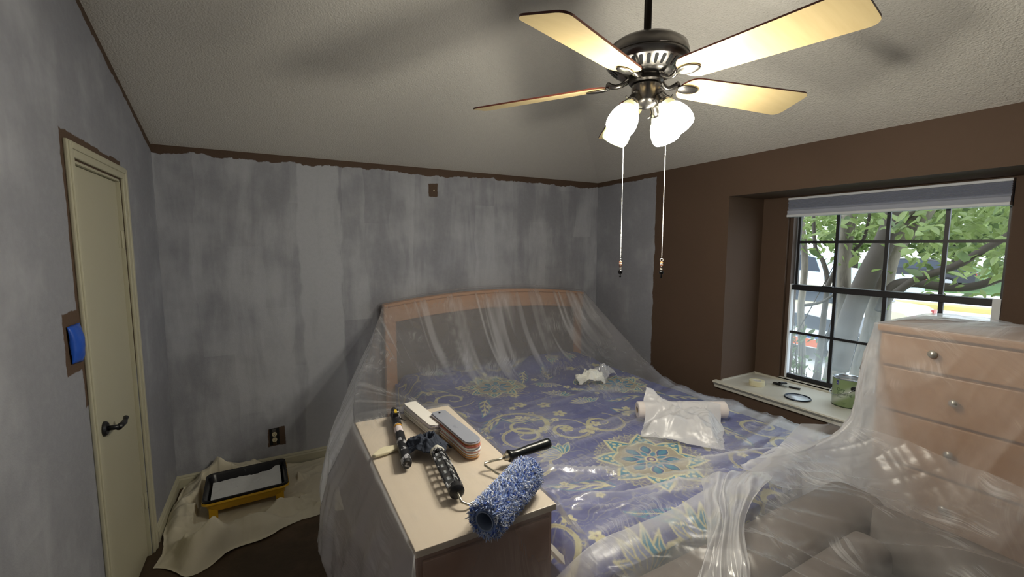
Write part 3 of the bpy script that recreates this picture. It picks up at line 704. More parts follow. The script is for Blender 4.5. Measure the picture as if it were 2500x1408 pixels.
def resample(poly, n):
    poly = np.array(poly, float); k = len(poly)
    t = np.linspace(0, k-1, n); i = np.minimum(t.astype(int), k-2); f = (t-i)[:, None]
    return poly[i]*(1-f) + poly[i+1]*f
def crom(A, n, ts=None):
    """Catmull-Rom through stations A[k] (each an (m,3) array) -> n rows"""
    A = np.array(A, float); k = len(A); t = np.linspace(0, k-1, n) if ts is None else ts
    i = np.clip(t.astype(int), 0, k-2); f = (t-i)[:, None, None]
    p0 = A[np.maximum(i-1, 0)]; p1 = A[i]; p2 = A[i+1]; p3 = A[np.minimum(i+2, k-1)]
    return .5*((2*p1) + (-p0+p2)*f + (2*p0-5*p1+4*p2-p3)*f**2 + (-p0+3*p1-3*p2+p3)*f**3)
def normals(P):
    du = np.gradient(P, axis=1); dv = np.gradient(P, axis=0); n = np.cross(du, dv); l = np.linalg.norm(n, axis=-1, keepdims=True); return n/np.maximum(l, 1e-9)
def gblur(P, k, axis):
    for _ in range(k):
        Q = P.copy(); sl = [slice(None)]*P.ndim; a = sl.copy(); b = sl.copy(); c = sl.copy()
        a[axis] = slice(0,-2); b[axis] = slice(1,-1); c[axis] = slice(2,None)
        Q[tuple(b)] = .25*P[tuple(a)] + .5*P[tuple(b)] + .25*P[tuple(c)]; P = Q
    return P
def sheet(name, P, m, lay=None, org=None, uvs=None):
    nv, nu = P.shape[:2]
    # uv in metres along the sheet
    du = np.linalg.norm(np.diff(P, axis=1), axis=-1).mean(0); dv = np.linalg.norm(np.diff(P, axis=0), axis=-1).mean(1)
    u = np.concatenate([[0], np.cumsum(du)]); v = np.concatenate([[0], np.cumsum(dv)]); U, Vv = np.meshgrid(u, v)
    if uvs is not None: U, Vv = uvs
    pos = P.reshape(-1, 3); og = np.array(org) if org is not None else np.array([pos[:,0].mean(), pos[:,1].mean(), pos[:,2].min()])
    me = mesh(name, pos-og, grid_faces(nu, nv), m, True, uv=np.stack([U, Vv], -1).reshape(-1, 2), fatt=(lay if lay is not None else np.zeros((nv, nu))).ravel())
    o = bpy.data.objects.new(name, me); COL.objects.link(o); o.location = og
    return o
KX0, KX1, KY0, KY1, KZ = .251, .636, .911, 1.733, 1.03     # the tall narrow cabinet beside the bed
st = [
 [(.70,3.675,0),(.72,3.675,.4),(.745,3.675,.9),(.768,3.672,1.243),(1.2,3.672,0),(1.55,3.672,0),(2.2,3.672,0),(2.83,3.672,1.24),(2.87,3.672,.8),(2.88,3.672,.3)],
 [(.66,3.57,0),(.68,3.57,.4),(.72,3.57,.9),(.760,3.575,1.238),(1.2,3.575,0),(1.55,3.575,0),(2.2,3.575,0),(2.835,3.575,1.235),(2.90,3.56,.8),(2.94,3.56,.2)],
 [(.42,3.3,0),(.44,3.3,.4),(.52,3.3,.8),(.655,3.3,1.14),(1.12,3.33,.93),(1.5,3.33,.90),(2.15,3.33,.91),(2.84,3.3,1.08),(2.96,3.3,.6),(3.0,3.3,.1)],
 [(.28,3.0,0),(.31,3.0,.35),(.40,3.0,.75),(.56,3.0,1.08),(.98,3.03,.76),(1.3,3.05,.665),(2.0,3.05,.665),(2.82,3.0,.93),(2.96,3.0,.5),(3.0,3.0,.0)],
 [(.24,2.65,0),(.22,2.65,.35),(.31,2.65,.75),(.455,2.65,1.05),(.90,2.66,.73),(1.12,2.65,.645),(1.7,2.65,.640),(2.78,2.65,.76),(2.9,2.65,.4),(2.96,2.65,0)],
 [(.22,2.33,0),(.165,2.33,.50),(.23,2.33,.80),(.355,2.33,1.03),(.83,2.33,.76),(1.05,2.33,.65),(1.6,2.33,.640),(2.75,2.33,.645),(2.83,2.33,.4),(2.87,2.33,0)],
 [(.22,2.0,0),(.140,2.0,.52),(.18,2.0,.82),(.290,2.0,1.035),(.70,2.0,.93),(1.02,2.0,.66),(1.6,2.0,.635),(2.74,2.0,.640),(2.80,2.0,.4),(2.84,2.0,0)],
 [(.24,1.74,0),(.120,1.76,.55),(.16,1.745,.84),(.248,1.74,1.036),(.639,1.74,1.036),(.96,1.74,.66),(1.6,1.74,.635),(2.74,1.74,.640),(2.80,1.74,.4),(2.84,1.74,0)],
 [(.22,1.3,0),(.155,1.3,.55),(.19,1.3,.84),(.248,1.3,1.036),(.639,1.3,1.036),(.95,1.35,.66),(1.6,1.35,.635),(2.74,1.35,.640),(2.80,1.35,.4),(2.84,1.35,0)],
 [(.19,.93,0),(.18,.93,.55),(.21,.93,.84),(.249,.925,1.036),(.639,.925,1.036),(.94,1.15,.66),(1.6,1.15,.635),(2.74,1.18,.640),(2.80,1.18,.4),(2.84,1.18,0)],
 [(.17,.87,0),(.19,.89,.55),(.22,.90,.84),(.248,.904,1.036),(.641,.904,1.036),(.935,1.085,.63),(1.6,1.08,.63),(2.74,1.09,.635),(2.80,1.09,.4),(2.84,1.09,0)],
 [(.17,.84,0),(.19,.86,.45),(.22,.87,.65),(.247,.882,.76),(.648,.882,.76),(.945,1.05,.50),(1.6,1.05,.50),(2.74,1.05,.50),(2.80,1.05,.3),(2.84,1.05,0)],
 [(.2,.80,0),(.21,.81,.25),(.23,.81,.33),(.25,.82,.38),(.66,.82,.38),(.96,1.02,.27),(1.6,1.03,.27),(2.74,1.03,.28),(2.80,1.03,.15),(2.84,1.03,0)],
 [(.2,.76,0),(.21,.76,0),(.23,.76,0),(.25,.76,.0),(.67,.76,.0),(.97,1.0,.0),(1.6,1.01,.0),(2.74,1.01,.0),(2.80,1.01,.0),(2.84,1.01,0)]]
NU = [26, 26, 28, 60, 14, 80, 90, 14, 22]     # points between the polyline corners
rows = []
for s_ in st:
    s_ = np.array(s_, float); r = []
    for i in range(9):
        t = np.linspace(0, 1, NU[i], endpoint=(i == 8))[:, None]; r.append(s_[i]*(1-t) + s_[i+1]*t)
    r = np.concatenate(r); 
    rows.append(r)
for i in (0, 1):
    k0, k1 = sum(NU[:3]), sum(NU[:7]); rows[i][k0:k1+1, 2] = headz(rows[i][k0:k1+1, 0]) + (.012 if i == 0 else .008)
    rows[i][:, 2][:k0] = np.minimum(rows[i][:, 2][:k0], 1.25)
NVs = 330
A = crom(rows, NVs); Lin = np.array(rows); t = np.linspace(0, len(rows)-1, NVs); i = np.clip(t.astype(int), 0, len(rows)-2); f = (t-i)[:, None, None]
Lr = Lin[i]*(1-f) + Lin[i+1]*f
wgt = sm(6.2, 6.9, t)[:, None, None]       # straight (taut) over the box, soft over the tent
P = A*(1-wgt) + Lr*wgt
col_u = np.arange(P.shape[1]); kk = np.cumsum([0]+NU)
Ps = gblur(P, 14, 1); tentw = (1-sm(5.4, 6.6, t))[:, None, None]*sm(.9, 1.6, t)[:, None, None]; P = P*(1-tentw) + Ps*tentw
Nn = normals(P); Nn = np.where(Nn[..., 2:3] < 0, Nn, Nn)
U = (col_u/len(col_u))[None, :] + 0*t[:, None]; Tt = t[:, None] + 0*U
# gathers fan out from the headboard
Xn = P[..., 0]; Yn = P[..., 1]
fan_u = 1.8 + (Xn-1.8)*(1+.18*(3.6-np.minimum(Yn, 3.6)))
gat = (ridge(fan_u*11, Yn*.8+3, 3, 3)-.5)*.045*sm(1.0, 1.6, Tt)*(1-sm(3.2, 4.3, Tt)) * (.35 + .65*vn(fan_u*2.2, Yn*0+2, 8))
gat += (ridge(fan_u*34, Yn*1.6, 13, 2)-.5)*.006*sm(.9, 1.4, Tt)*(1-sm(3., 4., Tt))
inside = ((Xn > BX0) & (Xn < BX1))
# flat area on the bed: long low ripples across
rip = (ridge(Xn*1.1 + .4*vn(Xn*1.3, Yn*2, 2), Yn*7.5 - Xn*1.3, 21, 3)-.42)*.055*sm(3.6, 4.6, Tt)*(1-sm(9.3, 9.9, Tt))*inside
rip = np.maximum(rip, -.003)
FA = [(1.0,1.66),(1.127,1.61),(1.352,1.466),(1.681,1.394),(2.135,1.264),(2.4,1.2)]; FB = [(.9,1.40),(1.02,1.36),(1.318,1.30),(1.494,1.25),(1.744,1.17),(1.95,1.13)]; FC = [(.9,1.50),(.997,1.453),(1.388,1.40),(1.727,1.26),(1.95,1.2)]
def foldline(pts_, h, w_):
    pts_ = np.array(pts_); fy = np.interp(Xn, pts_[:, 0], pts_[:, 1]); fx = sm(pts_[0,0]-.02, pts_[0,0]+.15, Xn)*(1-sm(pts_[-1,0]-.15, pts_[-1,0]+.02, Xn))
    return h*fx*np.exp(-np.abs((Yn-fy-.012*np.sin(Xn*9))/w_)**1.4)*(Tt > 6)
fl = foldline(FA, .030, .018) + foldline(FB, .035, .020) + foldline(FC, .022, .014) + foldline([(x_, y_-.05) for x_, y_ in FB], .02, .010)
sides = ((col_u < kk[3]) | (col_u > kk[7]))[None, :]
sf = np.where(sides, (ridge(Yn*6.5+P[...,2]*1.2, P[...,2]*.9, 31, 3)-.5)*.07, 0)*sm(.8, 1.8, Tt)*(1-sm(9.6,10.2,Tt)*.6)
kcol = np.minimum(np.abs(col_u-kk[3]), np.abs(col_u-kk[7]))[None, :]; sf = sf*np.clip(kcol/40, 0, 1)
ff = (ridge(Xn*7 + .25*P[...,2], P[...,2]*.7+4, 41, 3)-.45)*.06*sm(10.1, 11.5, Tt)
mid = ((col_u >= kk[3]) & (col_u <= kk[7]))[None, :]
P[..., 2] += gat*mid*.9 + (rip+fl)*mid; P[..., 1] += gat*mid*.5
P[..., 0] += np.where(col_u[None, :] < kk[3], -sf, sf*0) + np.where(col_u[None, :] > kk[7], sf*.4, 0)
P[..., 1] -= np.maximum(ff, -.004)
# keep it above what carries it
def support(X, Y):
    z = np.full(X.shape, -1.); inb = (X > BX0-.01)&(X < BX1+.01)&(Y > BY0-.015); z = np.where(inb, bedz(np.clip(X,BX0,BX1), np.clip(Y,BY0,None))+.006, z)
    ink = (X > KX0-.002)&(X < KX1+.002)&(Y > KY0-.004)&(Y < KY1+.004); z = np.where(ink, KZ+.0035 + .0012*np.abs(ridge(X*9, Y*5, 6)-.5), z)
    return z
sup = support(P[..., 0], P[..., 1]); ontop = ((Tt > 1.2)&(Tt < 10.02)) & ((col_u >= kk[3]-1)&(col_u <= kk[7]+1))[None, :]
P[..., 2] = np.where(ontop, np.maximum(P[..., 2], sup), P[..., 2])
onb = (P[..., 0] > KX0-.004)&(P[..., 0] < KX1+.004)&(P[..., 1] > KY0-.02)&(P[..., 1] < KY1-.01)&ontop
P[..., 2] = np.where(onb, np.minimum(P[..., 2], KZ+.0065), P[..., 2])
P[..., 2] = np.maximum(P[..., 2], .004)
P[..., 0] = np.minimum(P[..., 0], XR-.02)
lay = np.zeros(P.shape[:2]); lay += np.clip(fl*22, 0, .55)  # long folds whitened: their bright reflections are painted into the film opacity
lay += 1.45*sides*sm(1.2, 2.5, Tt) + mid*1.1*np.clip(ridge(fan_u*13, Yn*.7+2, 15, 2)-.66, 0, .2)/.2*sm(.95,1.3,Tt)*(1-sm(2.2,3.6,Tt))*(.3+.7*vn(fan_u*5, Yn*2, 18)) + .42*mid*sm(.9,1.4,Tt)*(1-sm(2.6,4.6,Tt)); lay += .45*sm(10.2, 10.8, Tt)
lay += mid*.55*np.clip(ridge(Xn*1.1, Yn*7.5-Xn*1.3, 21, 3)-.62, 0, .3)/.3*sm(4.2,5,Tt)  # ripple crests whitened too, as painted glints
lay = np.where(onb, -.15, lay)
M_film1 = film_mat('plastic_film', .06, .13, 34, 1.3, streak=.55, gloss=.22, seed=1.)
ps = sheet('plastic_sheet', P, M_film1, lay)
tag(ps, 'clear milky plastic sheet tented from headboard over bed and cabinet', 'plastic sheet')

# ------------------------------------------------------------ tall cabinet beside the bed
cab = thing('side_cabinet', ((KX0+KX1)/2, (KY0+KY1)/2, 0), 'tall narrow pale wood cabinet under plastic, painting tools laid on its top', 'cabinet')
b = B(); b.box((KX0,KY0,KZ-.018),(KX1,KY1,KZ)); b.build('top_board', M_pale, cab, bevel=.0015)
M_cabside = mat('cabinet_side', 'ac8a78', .5, var=.05, vs=3)
b = B(); b.box((KX0+.006,KY0+.012,.0),(KX1-.006,KY1-.006,KZ-.018)); b.build('carcass', M_cabside, cab, bevel=.002)
for i in range(3):
    z0 = .08+i*.31; b = B(); b.box((KX0+.018,KY0+.002,z0),(KX1-.018,KY0+.012,z0+.295)); d_ = b.build('drawer', M_cabside, cab, bevel=.002)
    b = B(); b.sphere(((KX0+KX1)/2,KY0-.004,z0+.15), .010, 12); b.build('knob', M_nickel, d_, smooth=True)

# ------------------------------------------------------------ painting tools on the cabinet
TZ = KZ+.0075
def Mt(loc, rz=0, ry=0, rx=0): return Matrix.Translation(loc) @ Matrix.Rotation(rz,4,'Z') @ Matrix.Rotation(ry,4,'Y') @ Matrix.Rotation(rx,4,'X')
def spatter(name, base, paint, thr=.55, sc=60, rough=.45, stretch=(1,1,1)):
    g = G(name); v = g.co(); n_ = g.noise(g.scl(v, stretch), sc, 4, .6)
    m = g.ramp(n_, thr, thr+.04); return g.done(g.bsdf(g.mix(m, lin(base), lin(paint)), rough, 0, g.bump(m, .3, .001)))
M_spat = spatter('black_spattered', '17171c', 'c4c4c8', .56, 34)
M_spat2 = spatter('black_smudged', '1c1d22', 'a8a9b0', .55, 26)
# extension handle (black, paint covered)
p0, p1 = Vector((.402,1.735,TZ+.017)), Vector((.328,1.262,TZ+.017)); d = (p1-p0); an = atan2(d.y, d.x); L = d.length
ph = thing('extension_handle', (p0.x, p0.y, TZ), 'short black extension handle covered in paint spatter, left of the folded rag', 'paint pole', rz=an)
Rr = Matrix.Rotation(pi/2,4,'Y')
def lz(prof, x0=0, z0=.017, **kw): 
    bb = B(); bb.lathe(prof, M=Matrix.Translation((x0,0,z0)) @ Rr, n=20, **kw); return bb
lz([(0,0),(.010,0),(.011,.01),(.011,.035),(.008,.04),(.008,.05)]).build('threaded_tip', M_spat2, ph, local=True, auto=35)
b = lz([(.012,.045),(.018,.05),(.020,.07),(.017,.11),(.016,.17),(.0155,.185)]); b.box((.07,-.012,.030),(.12,.012,.044)); b.add([(.09,.0,.02),(.13,.034,.012),(.14,.034,.02),(.10,0,.03)],[(0,1,2,3),(3,2,1,0)]); b.build('locking_collar', M_spat, ph, local=True, auto=35)
b = B(); b.box((.078,-.005,.0435),(.112,.005,.0465)); b.build('release_button', mat('yellow_plastic','d9b93a',.4), ph, local=True, bevel=.001)
lz([(.0158,.185),(.0158,.20)]).build('ring_band', mat('amber_band','c99436',.4), ph, local=True, smooth=True)
lz([(.0148,.20),(.0148,.245)]).build('paper_label', mat('pink_white_label','d8cdd0',.6,var=.12,vs=60), ph, local=True, smooth=True)
prof = [(.0148,.245)]
for q in np.linspace(.25, L-.02, 14): prof += [(.0165,q),(.0155,q+.006)]
prof += [(.0165,L-.012),(.013,L),(0,L)]
lz(prof).build('grip', M_spat2, ph, local=True, auto=35)
# rag
def crumple(name, loc, rx, ry, h, m, label, cat, seed, amp=.35, rz=0, n=64, thick=.0015, fold=3.2, ox=0.):
    u, w = np.meshgrid(np.linspace(-1,1,n), np.linspace(-1,1,n))
    r = np.maximum(np.abs(u), np.abs(w)); 
    a = fbm(u*2.1+seed, w*2.1, seed)-.5; bb = fbm(u*2.1, w*2.1+seed, seed+5)-.5
    rr = 1+.5*amp*(fbm(u*1.5, w*1.5, seed+9)-.5)
    X = rx*(u*rr + amp*.5*a); Y = ry*(w*rr + amp*.5*bb)
    rd = np.hypot(u, w)
    Zz = h*np.clip(1-rd**2*.62, 0, 1)**.7*(.35+1.15*ridge(u*fold*.5+seed, w*fold*.5, seed+3, 4)) + .0015
    Zz = np.maximum(Zz, .001)
    me = mesh(name, np.stack([X, Y, Zz], -1).reshape(-1,3), grid_faces(n, n), m, True)
    o = bpy.data.objects.new(name, me); COL.objects.link(o); o.location = loc; o.rotation_euler = (0,0,rz)
    md = o.modifiers.new('s','SOLIDIFY'); md.thickness = thick; md.offset = 1
    return tag(o, label, cat)
M_rag = mat('navy_cloth', '2c3342', .85, var=.25, vs=25, bs=500, bst=.3, bd=.001)
crumple('rag', (.420,1.345,TZ-.001), .050, .066, .050, M_rag, 'crumpled dark navy cloth rag between the black handle and the grey sample stack', 'rag', 4, rz=.9, amp=.6, fold=3.0)
M_scr = mat('cream_foam', 'd8d0b4', .8, var=.1, vs=30, bs=200, bst=.4, bd=.001)
b = B(); pts = [(-.048,-.008),(-.040,-.018),(0,-.020),(.030,-.014),(.050,-.016),(.052,.012),(.026,.018),(.004,.024),(-.012,.020),(-.030,.006)]
b.prism(pts, .0, .011, None); 
o = b.build('foam_scrap', M_scr, None, local=True, bevel=.004, seg=3); o.location = (.295,1.412,TZ-.001); o.rotation_euler = (0,0,.18); tag(o, 'small torn cream scrap at the left edge of the cabinet top', 'foam scrap')
# sample stacks -----------------------------------------------------------------------------
def stack(loc, rz, n, L, W, t, topm, cols, label, tilt=.0, jit=.0025, seed=1):
    R_ = random.Random(seed); o = thing('slat_sample_stack', loc, label, 'sample stack', rz=rz); z = 0
    for i in range(n):
        top = (i == n-1); m = topm if top else cols[R_.randrange(len(cols))]
        r = W/2; pts = [(L/2-r+r*cos(t_), r*sin(t_)) for t_ in np.linspace(-pi/2, pi/2, 9)] + [(-L/2+r*.35+r*.35*cos(t_), -r+r*.35 + 0*t_ if False else r*sin(t_)) for t_ in np.linspace(pi/2, 3*pi/2, 7)]
        jx, jy, ja = R_.uniform(-jit,jit), R_.uniform(-jit,jit)*.6, R_.uniform(-.012,.012)
        b = B(); b.prism(pts, 0, t*.92, Matrix.Translation((jx, jy, z)) @ Matrix.Rotation(ja,4,'Z')); b.build('sample_slat', m, o, local=True, bevel=.0004, seg=1); z += t
    return o, z
def flat(n, c, r=.45): return mat(n, c, r)
cw = [flat('sample_white','e6e3de'), flat('sample_offwhite','d9d4cb'), flat('sample_lilac','cfcad6')]
cg = [flat('sample_white2','dedbd8'), flat('sample_pink','c98f83'), flat('sample_red','a9574a'), flat('sample_orange','c9965f'), flat('sample_greyblue','98a0b4'), flat('sample_cream','d8cba8'), flat('sample_white3','e4e6e6'), flat('sample_lilac2','c2bccb')]
M_gtop = flat('sample_grey', '9296a3', .35)
stack((.476,1.585,TZ), radians(-84), 10, .275, .052, .0042, cw[0], cw, 'stack of white slat samples, behind the grey topped stack', seed=3)
so, zz = stack((.532,1.385,TZ), radians(-86), 13, .31, .056, .0042, M_gtop, cg, 'stack of colourful slat samples topped by a grey one, nearest the bed', seed=8, jit=.003)
b = B(); b.lathe([(.0,0),(.004,0),(.004,.0015),(.0018,.0016)], n=12, M=Matrix.Translation((-.135,0,zz-.0003))); b.build('rivet', M_hole, so, local=True)
for i, w in enumerate((.030,.016,.024,.010)):
    b = B(); b.box((.01-w/2,-.014+.009*i if False else -.002-.003*i,zz-.0004),(.01+w/2,-.0012-.003*i,zz-.0001)); b.build('small_print', flat('print_grey','7c8090'), so, local=True)
# roller frame with cage ----------------------------------------------------------------------
rf = thing('paint_roller', (.44, 1.13, TZ), 'bare paint roller with no cover, wire cage and black grip', 'roller frame')
ca, cb = Vector((.432,1.290,TZ+.024)), Vector((.404,1.040,TZ+.022)); d = cb-ca
Rq = d.to_track_quat('Z','Y').to_matrix().to_4x4(); Mc = Matrix.Translation(ca) @ Rq; Lc = d.length
b = B()
b.lathe([(0,0),(.016,0),(.020,.004),(.020,.020),(.017,.024),(0,.024)], M=Mc, n=20); b.build('end_cap', M_spat, rf, auto=35)
b = B(); b.lathe([(0,Lc-.030),(.017,Lc-.030),(.021,Lc-.026),(.021,Lc-.004),(.016,Lc),(.008,Lc+.002),(0,Lc+.002)], M=Mc, n=20); b.build('end_cap', M_spat, rf, auto=35)
for k in range(5):
    a = 2*pi*k/5+.3; b = B(); P = [Mc @ Vector(((.0195+.002*sin(pi*t_))*cos(a), (.0195+.002*sin(pi*t_))*sin(a), .015+(Lc-.035)*t_)) for t_ in np.linspace(0,1,7)]; b.tube(P, .003, 8); b.build('cage_wire', M_spat2, rf, smooth=True)
for z_ in np.linspace(.05, Lc-.055, 5):
    b = B(); b.lathe([(.009,z_-.008),(.0185,z_-.008),(.0185,z_+.008),(.009,z_+.008)], M=Mc, n=16, wob=lambda r,z,a,j: r*(1+.10*cos(5*a))); b.build('spacer_ring', mat('ring_paint','9da1a6',.5,var=.3,vs=70), rf, auto=35)
b = B(); b.lathe([(0,-.006),(.015,-.006),(.021,0),(.022,.012),(.018,.02)], M=Mc, n=18, wob=lambda r,z,a,j: r*(1+.08*sin(5*a))); b.build('cap_ring', mat('dried_paint','c9c6bb',.6,var=.1,vs=60), rf, smooth=True)
M_steel = mat('painted_steel_wire', 'b9b4a6', .3, .85, var=.2, vs=60)
P = [cb, cb+d.normalized()*.012, Vector((.404,1.010,TZ+.012)), Vector((.418,1.000,TZ+.006)), Vector((.46,1.014,TZ+.005)), Vector((.515,1.035,TZ+.005)), Vector((.560,1.055,TZ+.005)), Vector((.568,1.066,TZ+.005)), Vector((.553,1.105,TZ+.008)), Vector((.536,1.148,TZ+.016)), Vector((.541,1.158,TZ+.018)), Vector((.575,1.150,TZ+.022)), Vector((.620,1.140,TZ+.026))]
b = B(); b.tube(P, .0036, 10); b.build('bent_wire', M_steel, rf, smooth=True)
ha, hb_ = Vector((.600,1.143,TZ+.027)), Vector((.772,1.148,TZ+.034)); d = hb_-ha; Mh = Matrix.Translation(ha) @ d.to_track_quat('Z','Y').to_matrix().to_4x4(); Lh = d.length
b = B(); b.lathe([(0,0),(.010,0),(.012,.004),(.012,.018),(.009,.022)], M=Mh, n=14); b.build('ferrule', M_steel, rf, auto=35)
b = B(); b.lathe([(0,.014),(.018,.014),(.019,.02),(.015,.03),(.0125,.045),(.0135,.07),(.0155,.095),(.015,.12),(.0165,.14),(.017,.160),(.0155,.170),(.012,Lh),(0,Lh)], M=Mh, n=20); b.build('handle_grip', spatter('black_grip','10161a','9aa3a6',.72,120,.3), rf, smooth=True)
# fluffy roller cover -------------------------------------------------------------------------
ra, rb = Vector((.402,.862,TZ+.047)), Vector((.600,.998,TZ+.047)); d = rb-ra; Lr_ = d.length
rc = thing('roller_cover', ra, 'fluffy blue and white roller cover lying across the front edge of the cabinet', 'roller cover')
Mr = Matrix.Translation(ra) @ d.to_track_quat('Z','Y').to_matrix().to_4x4()
b = B(); b.lathe([(.0205,-.003),(.0205,Lr_+.003),(.0235,Lr_+.003),(.0235,-.003),(.0205,-.003)], M=Mr, n=36); b.build('core_tube', mat('core_grey','8d9bb5',.5), rc, smooth=False, auto=35)
b = B(); b.lathe([(.0236,0),(.036,.0),(.040,.01),(.040,Lr_-.01),(.036,Lr_),(.0236,Lr_)], M=Mr, n=36); b.build('backing', mat('nap_base','93abdf',.9), rc, smooth=True)
VV = []; FF = []; CC = []; R3 = np.random.default_rng(5)
cols = [np.array(lin(c)) for c in ('dfe5f5','c3d0f0','b0c2ee','8fa9e6','6684dc','eef0f6')]
Nt = 4200
for i in range(Nt):
    a = R3.uniform(0, 2*pi); endt = R3.random() < .10
    z0 = R3.uniform(.0, Lr_) if not endt else (R3.choice([.0, Lr_])); base_r = .037 if not endt else R3.uniform(.027,.039)
    rad = Vector((cos(a), sin(a), 0)); ax_ = Vector((0,0,1)); tan_ = ax_.cross(rad)
    dirv = (rad*(1 if not endt else .35) + ax_*R3.normal()*.45 + tan_*R3.normal()*.45 + (ax_*(1 if z0 > .1 else -1)*(.8 if endt else 0))).normalized()
    p = rad*base_r + ax_*z0; Lg = R3.uniform(.010,.0165)*(.6 if endt else 1); w = R3.uniform(.0018,.0032)
    side = dirv.cross(rad if abs(dirv.dot(rad)) < .95 else ax_).normalized(); s2 = dirv.cross(side)
    bend = (tan_*R3.normal() + ax_*R3.normal())*.004
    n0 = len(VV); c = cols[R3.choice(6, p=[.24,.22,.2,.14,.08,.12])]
    for (t_, ww) in ((0, w*.7), (.55, w), (1., w*.15)):
        q = p + dirv*Lg*t_ + bend*t_*t_
        for k in range(3):
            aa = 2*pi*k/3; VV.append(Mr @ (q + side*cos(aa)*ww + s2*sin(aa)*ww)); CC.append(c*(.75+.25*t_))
    for j in range(2):
        for k in range(3): FF.append((n0+j*3+k, n0+j*3+(k+1)%3, n0+(j+1)*3+(k+1)%3, n0+(j+1)*3+k))
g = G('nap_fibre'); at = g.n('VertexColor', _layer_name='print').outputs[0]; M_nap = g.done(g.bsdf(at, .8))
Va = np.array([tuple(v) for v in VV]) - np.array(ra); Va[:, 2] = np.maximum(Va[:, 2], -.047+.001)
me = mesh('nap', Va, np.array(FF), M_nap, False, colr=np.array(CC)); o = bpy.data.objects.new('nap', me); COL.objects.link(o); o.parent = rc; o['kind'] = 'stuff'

# ------------------------------------------------------------ things lying on the bed
bz = lambda x, y: float(bedz(np.array([x]), np.array([y]))[0])
M_paper = mat('paper_roll_white', 'ddd5d3', .8, var=.04, vs=20)
pa, pb = Vector((1.958,1.934,BZ+.074)), Vector((2.445,1.668,BZ+.074)); d = pb-pa; Lp = d.length; Mp = Matrix.Translation(pa) @ d.to_track_quat('Z','Y').to_matrix().to_4x4()
pr = thing('paper_roll', (pa.x, pa.y, BZ+.018), 'long white paper roll on the bed, half inside the white bag', 'paper roll')
b = B(); b.lathe([(.020,0),(.046,0),(.051,.004),(.051,Lp-.004),(.046,Lp),(.020,Lp)], M=Mp, n=40); b.build('paper', M_paper, pr, auto=35)
b = B(); b.lathe([(.018,.001),(.020,.0),(.020,Lp),(.018,Lp),(.018,.001)], M=Mp, n=24); b.build('cardboard_core', mat('cardboard','a08d74',.8), pr, auto=35)
# white plastic bag draped over the roll
g = G('white_bag_plastic'); v = g.co(); nm = g.bump(g.noise(v, 22, 3, .5), .25, .01)
df = g.n('BsdfDiffuse', Color=lin('eeeef2'), Normal=nm).outputs[0]; tl = g.n('BsdfTranslucent', Color=lin('eeeef2')).outputs[0]
m1 = g.n('MixShader', Fac=.35, i1=df, i2=tl).outputs[0]; m2 = g.n('MixShader', Fac=.03, i1=m1, i2=g.n('BsdfTransparent').outputs[0]).outputs[0]
M_bag = g.done(g.n('MixShader', Fac=g.schlick(.05, .7, nm), i1=m2, i2=g.n('BsdfGlossy', Roughness=.32, Normal=nm).outputs[0]).outputs[0])
n = 110; u, w = np.meshgrid(np.linspace(0,1,n), np.linspace(0,1,n))
C4 = {k: np.array(v) for k, v in dict(a=(1.80,1.74), b=(2.06,1.38), c=(2.40,1.66), d=(2.13,2.02)).items()}
Q = (1-u)[...,None]*(1-w)[...,None]*C4['a'] + u[...,None]*(1-w)[...,None]*C4['b'] + u[...,None]*w[...,None]*C4['c'] + (1-u)[...,None]*w[...,None]*C4['d']
Q = Q + .05*np.stack([fbm(u*3,w*3,61)-.5, fbm(u*3,w*3,62)-.5], -1)
X, Y = Q[...,0], Q[...,1]; dirx, diry = d.x/Lp, d.y/Lp
s_ = (X-pa.x)*dirx + (Y-pa.y)*diry; tt = -(X-pa.x)*diry + (Y-pa.y)*dirx
zr = BZ+.070 + np.sqrt(np.maximum(.0535**2 - np.minimum(np.abs(tt), .0535)**2, 0)) - .07*sm(.05,.09,np.abs(tt))
onr = (s_ > -.01) & (s_ < Lp+.01)
edge = np.minimum(np.minimum(u,1-u), np.minimum(w,1-w))
puff = .095*sm(0,.22,edge)*(.55+.9*(ridge(X*6, Y*6, 65, 3)-.3)) + .17*np.exp(-((X-2.08)**2+(Y-1.99)**2)/.008) + .05*np.exp(-((X-1.97)**2+(Y-1.67)**2)/.008)
zb_ = bedz(X, Y) + .016 + puff + .012*(ridge(u*4, w*4, 66, 3)-.5)*sm(0,.1,edge)
Zb = np.where(onr, np.maximum(zb_, zr + .004 + .35*puff*0), zb_); Zb = gblur(gblur(Zb, 3, 0), 3, 1)
Zb = Zb + .010*(np.abs((fbm(u*3.3+w, w*3.3-u, 68, 2)*6) % 1 - .5)-.25)*sm(0,.12,edge)
Pb = np.stack([X, Y, Zb], -1); og = np.array([2.08,1.71,BZ+.012]); me = mesh('plastic_bag', Pb.reshape(-1,3)-og, grid_faces(n, n), M_bag, True)
o = bpy.data.objects.new('plastic_bag', me); COL.objects.link(o); o.location = og; tag(o, 'crinkled white plastic bag draped over the paper roll on the bed', 'plastic bag')
M_tis = mat('tissue_white', 'e0e0da', .85, bs=60, bst=.3)
crumple('crumpled_tissue', (2.17,2.66,bz(2.17,2.66)+.018), .115, .068, .075, M_tis, 'crumpled white paper tissue on the far right part of the bed', 'tissue', 14, rz=-.35, amp=.8, fold=3.6, n=60)
M_wrap = film_mat('clear_wrap', .30, .5, 10, 4, streak=.4, gloss=.1, seed=4.)
crumple('clear_wrapper', (2.33,2.70,bz(2.33,2.70)+.022), .10, .09, .085, M_wrap, 'small crumpled clear plastic wrapper just right of the tissue', 'wrapper', 23, rz=.3, amp=.9, fold=3.2, n=50, thick=.0005)

